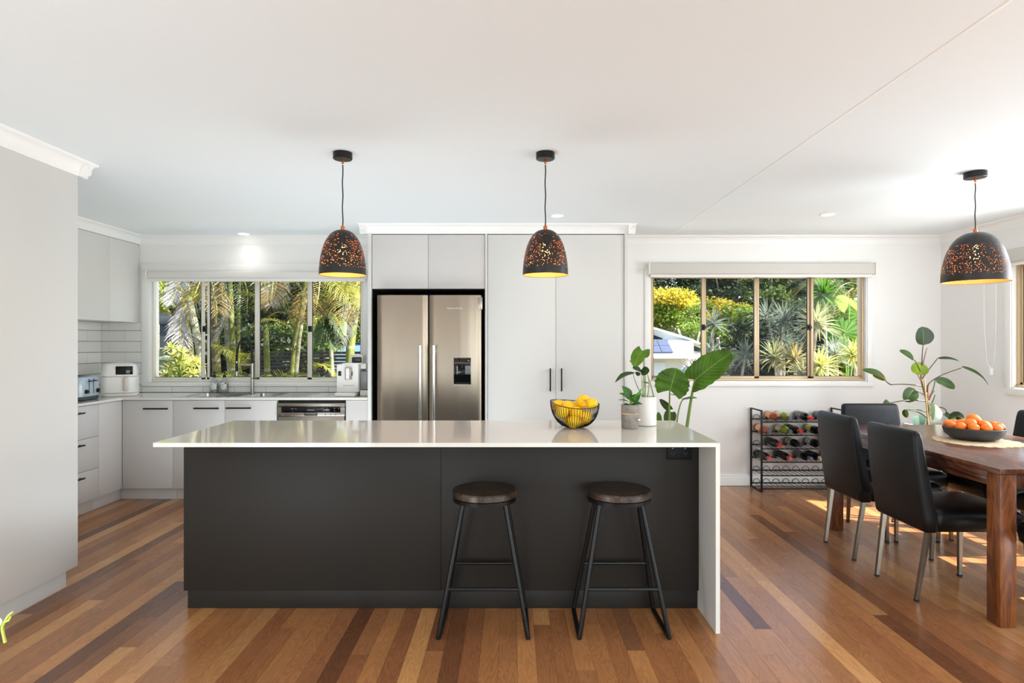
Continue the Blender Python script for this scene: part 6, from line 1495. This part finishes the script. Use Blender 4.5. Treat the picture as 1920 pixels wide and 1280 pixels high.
# bare frangipani in front of the house
o = thing('bare_frangipani', 'small leafless branching tree in front of the white house', 'tree', (*H(1296, 720, 16).xy, gh(*H(1296, 720, 16).xy)))
M_tw = mat('grey_twig', (120, 108, 100), .8); rg = random.Random(2)
def branch(p, d, l, r, dep):
    q = p+d*l; MB().tube([p, q], [r, r*.75], 7).build('branch', M_tw, o, True)
    if dep:
        for s_ in (-1, 1, .2)[:3 if dep > 2 else 2]:
            nd = (d+Vector((s_*.6+rg.uniform(-.2, .2), rg.uniform(-.4, .4), rg.uniform(-.1, .3)))).normalized(); branch(q, nd, min(l*.6, .2), r*.62, dep-1)
g = H(1296, 720, 16); g.z = gh(g.x, g.y); branch(g, Vector((0, 0, 1)), H(0, 700, 16).z-g.z, .05, 4)
# trees of the hillside
def tree(label, u, v, Y, rx_, rz_, m, n, size, seed, name='hillside_tree', tm=T_bark, trunk=True, m2=None, clump=14, group='trees on the hillside beyond the dining window', tr=.16):
    c = at(u, v, Y); o = thing(name, label, 'tree', (c.x, c.y, gh(c.x, c.y)), 0, group)
    foliage(o, c, (rx_, rx_*.8, rz_), n, size, m, seed, clump=clump, shell=.2)
    if m2: foliage(o, c+Vector((0, -.2, rz_*.35)), (rx_*.98, rx_*.8, rz_*.75), int(n*.8), size, m2, seed+7, clump=clump, zmin=-.1, shell=.2)
    if trunk:
        g = Vector((c.x, c.y, gh(c.x, c.y)-.1)); rg = random.Random(seed); MB().tube(bez(g, (g+c)/2+Vector((rg.uniform(-.5, .5), 0, 0)), c+Vector((0, 0, rz_*.5)), 8), [tr-tr*.6*i/8 for i in range(9)], 8).build('trunk', tm, o, True)
        for k in range(5):
            a = k*1.3+seed; e = c+Vector((rx_*.7*math.cos(a), rx_*.5*math.sin(a)-.2, rz_*.5*rg.uniform(-.2, 1)))
            MB().tube(bez(g.lerp(c, .6), (g.lerp(c, .8)+e)/2+Vector((0, 0, -.2)), e, 6), tr*.3, 6).build('branch', tm, o, True)
    return o
tree('golden flowering tree rising directly behind the white house', 1256, 588, 36, 2.6, 1.5, G_fresh, 5200, .10, 61, m2=G_gold, clump=26)
tree('golden flowering tree crown crossing the first mullion', 1318, 600, 37, 2.2, 1.3, G_fresh, 4200, .10, 62, m2=G_gold, clump=22)
tree('yellow topped tree in the second pane', 1365, 606, 34, 1.5, 1.15, G_fresh, 3200, .09, 63, m2=G_gold, clump=16)
tree('golden flowering tree at the outer edge of the first pane', 1205, 585, 36, 2.3, 1.5, G_fresh, 3600, .10, 64, m2=G_gold, clump=18)
tree('fresh green tree low behind the house roof', 1300, 628, 30, 1.3, .7, G_fresh, 3000, .08, 65, clump=14)
tree('fresh green tree in the right half of the second pane', 1396, 630, 22, 1.1, 1.2, G_fresh, 5200, .08, 66, clump=20)
tree('bright green shrub tree below the yellow topped one', 1352, 648, 20, .8, .7, G_fresh, 3200, .07, 67, clump=12)
tree('pale bank tree under the second pane leaves', 1345, 690, 15, .7, .45, G_olive, 2600, .05, 68, trunk=False, clump=10)
tree('plum dark bush at the bottom of the second pane', 1396, 698, 11, .42, .34, G_plum, 2600, .035, 69, trunk=False, clump=10, group=None)
tree('dark green bush behind the strappy shrubs', 1445, 640, 11, .9, .9, G_dark, 5200, .05, 70, trunk=False, clump=22, group=None)
tree('dark green bush low behind the last mullion', 1500, 650, 10.5, .8, .8, G_dark, 5000, .05, 71, trunk=False, clump=22, group=None)
tree('green bush at the bottom corner of the last pane', 1592, 700, 8.6, .45, .35, G_fresh, 3000, .035, 72, trunk=False, clump=12, group=None)
tree('mid green bush closing the last pane', 1580, 640, 11.5, 1.0, .9, G_mid, 6000, .05, 73, trunk=False, clump=24, group=None)
fl = ['dark eucalypt at the near edge of the hillside forest, above the white house', 'dark eucalypt with a pale trunk above the first mullion', 'tall dark eucalypt with twin white trunks in the second pane', 'dark olive eucalypt beside the central mullion', 'dark eucalypt in the left of the third pane', 'eucalypt with a forked white trunk in the third pane', 'grey olive eucalypt behind the last mullion', 'thin grey eucalypt at the top of the last pane', 'dark eucalypt low in the gap of the second pane', 'dark understorey tree behind the third pane', 'dark eucalypt at the far left of the forest', 'dark understorey tree behind the golden crowns', 'dark tree high between the second and third panes', 'dark tree closing the forest behind the fourth pane']
fp_ = [(1235, 535, 52, 3.2, 2.6, G_olive), (1300, 540, 50, 3.0, 2.6, G_dark), (1352, 545, 48, 2.6, 2.8, G_dark), (1400, 550, 50, 2.8, 2.8, G_dark), (1445, 545, 46, 2.6, 2.6, G_mid), (1490, 545, 48, 2.8, 2.8, G_dark), (1530, 560, 44, 2.0, 2.0, G_olive), (1600, 530, 46, 2.0, 1.4, G_olive), (1375, 585, 44, 2.6, 1.8, G_dark), (1460, 590, 42, 3.0, 2.2, G_mid), (1180, 545, 52, 3.2, 3.2, G_dark), (1270, 570, 46, 4.2, 1.8, G_dark), (1420, 505, 54, 5, 2.6, G_dark), (1540, 605, 42, 3.4, 2.2, G_dark)]
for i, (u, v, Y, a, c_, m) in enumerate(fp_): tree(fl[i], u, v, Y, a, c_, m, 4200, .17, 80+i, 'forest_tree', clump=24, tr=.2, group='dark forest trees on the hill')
# trees seen through the dining side window and closing the surroundings of the house
for i, (x_, y_, z_, r_, rz_, m, lab) in enumerate([(9.4, 11.4, 2.1, 1.2, 1.4, G_olive, 'grey green feathery tree outside the side window'), (10.5, 12.5, 1.0, 1.3, .7, G_fresh, 'lime shrub outside the side window'), (9.6, 11.8, .6, .7, .4, G_gold, 'golden low shrub outside the side window sill'), (13, 15.5, 2.5, 2.4, 2.4, G_mid, 'broad green tree further beyond the side window'), (11, 5, 1.5, 1.8, 1.8, G_mid, 'round green tree beside the house, level with the dining table')]):
    o = thing('side_tree', lab, 'tree', (x_, y_, gh(x_, y_))); foliage(o, (x_, y_, z_), (r_, r_, rz_), int(3500*r_), .07, m, 120+i, clump=18)
    MB().tube([(x_, y_, gh(x_, y_)-.1), (x_+.1, y_, z_)], [.1, .05], 8).build('trunk', T_bark, o, True)

for i, (u, v, Y, a, c_, m) in enumerate([(1110, 575, 38, 2.6, 1.8, G_fresh), (1020, 570, 44, 3.2, 2.4, G_mid), (1080, 540, 52, 3.6, 3.2, G_dark), (940, 560, 50, 3.6, 3.0, G_dark), (1700, 580, 44, 3.4, 2.6, G_mid), (1800, 570, 40, 3.2, 2.6, G_dark)]):
    tree(['fresh green tree beyond the far end of the white house', 'mid green hillside tree left of the house', 'dark forest tree high left of the white house', 'dark forest tree at the far left end of the hill', 'mid green hillside tree right of the dining window view', 'dark hillside tree furthest right'][i], u, v, Y, a, c_, m, 3000, .17, 140+i, 'forest_tree', clump=20, tr=.2, group='dark forest trees on the hill')
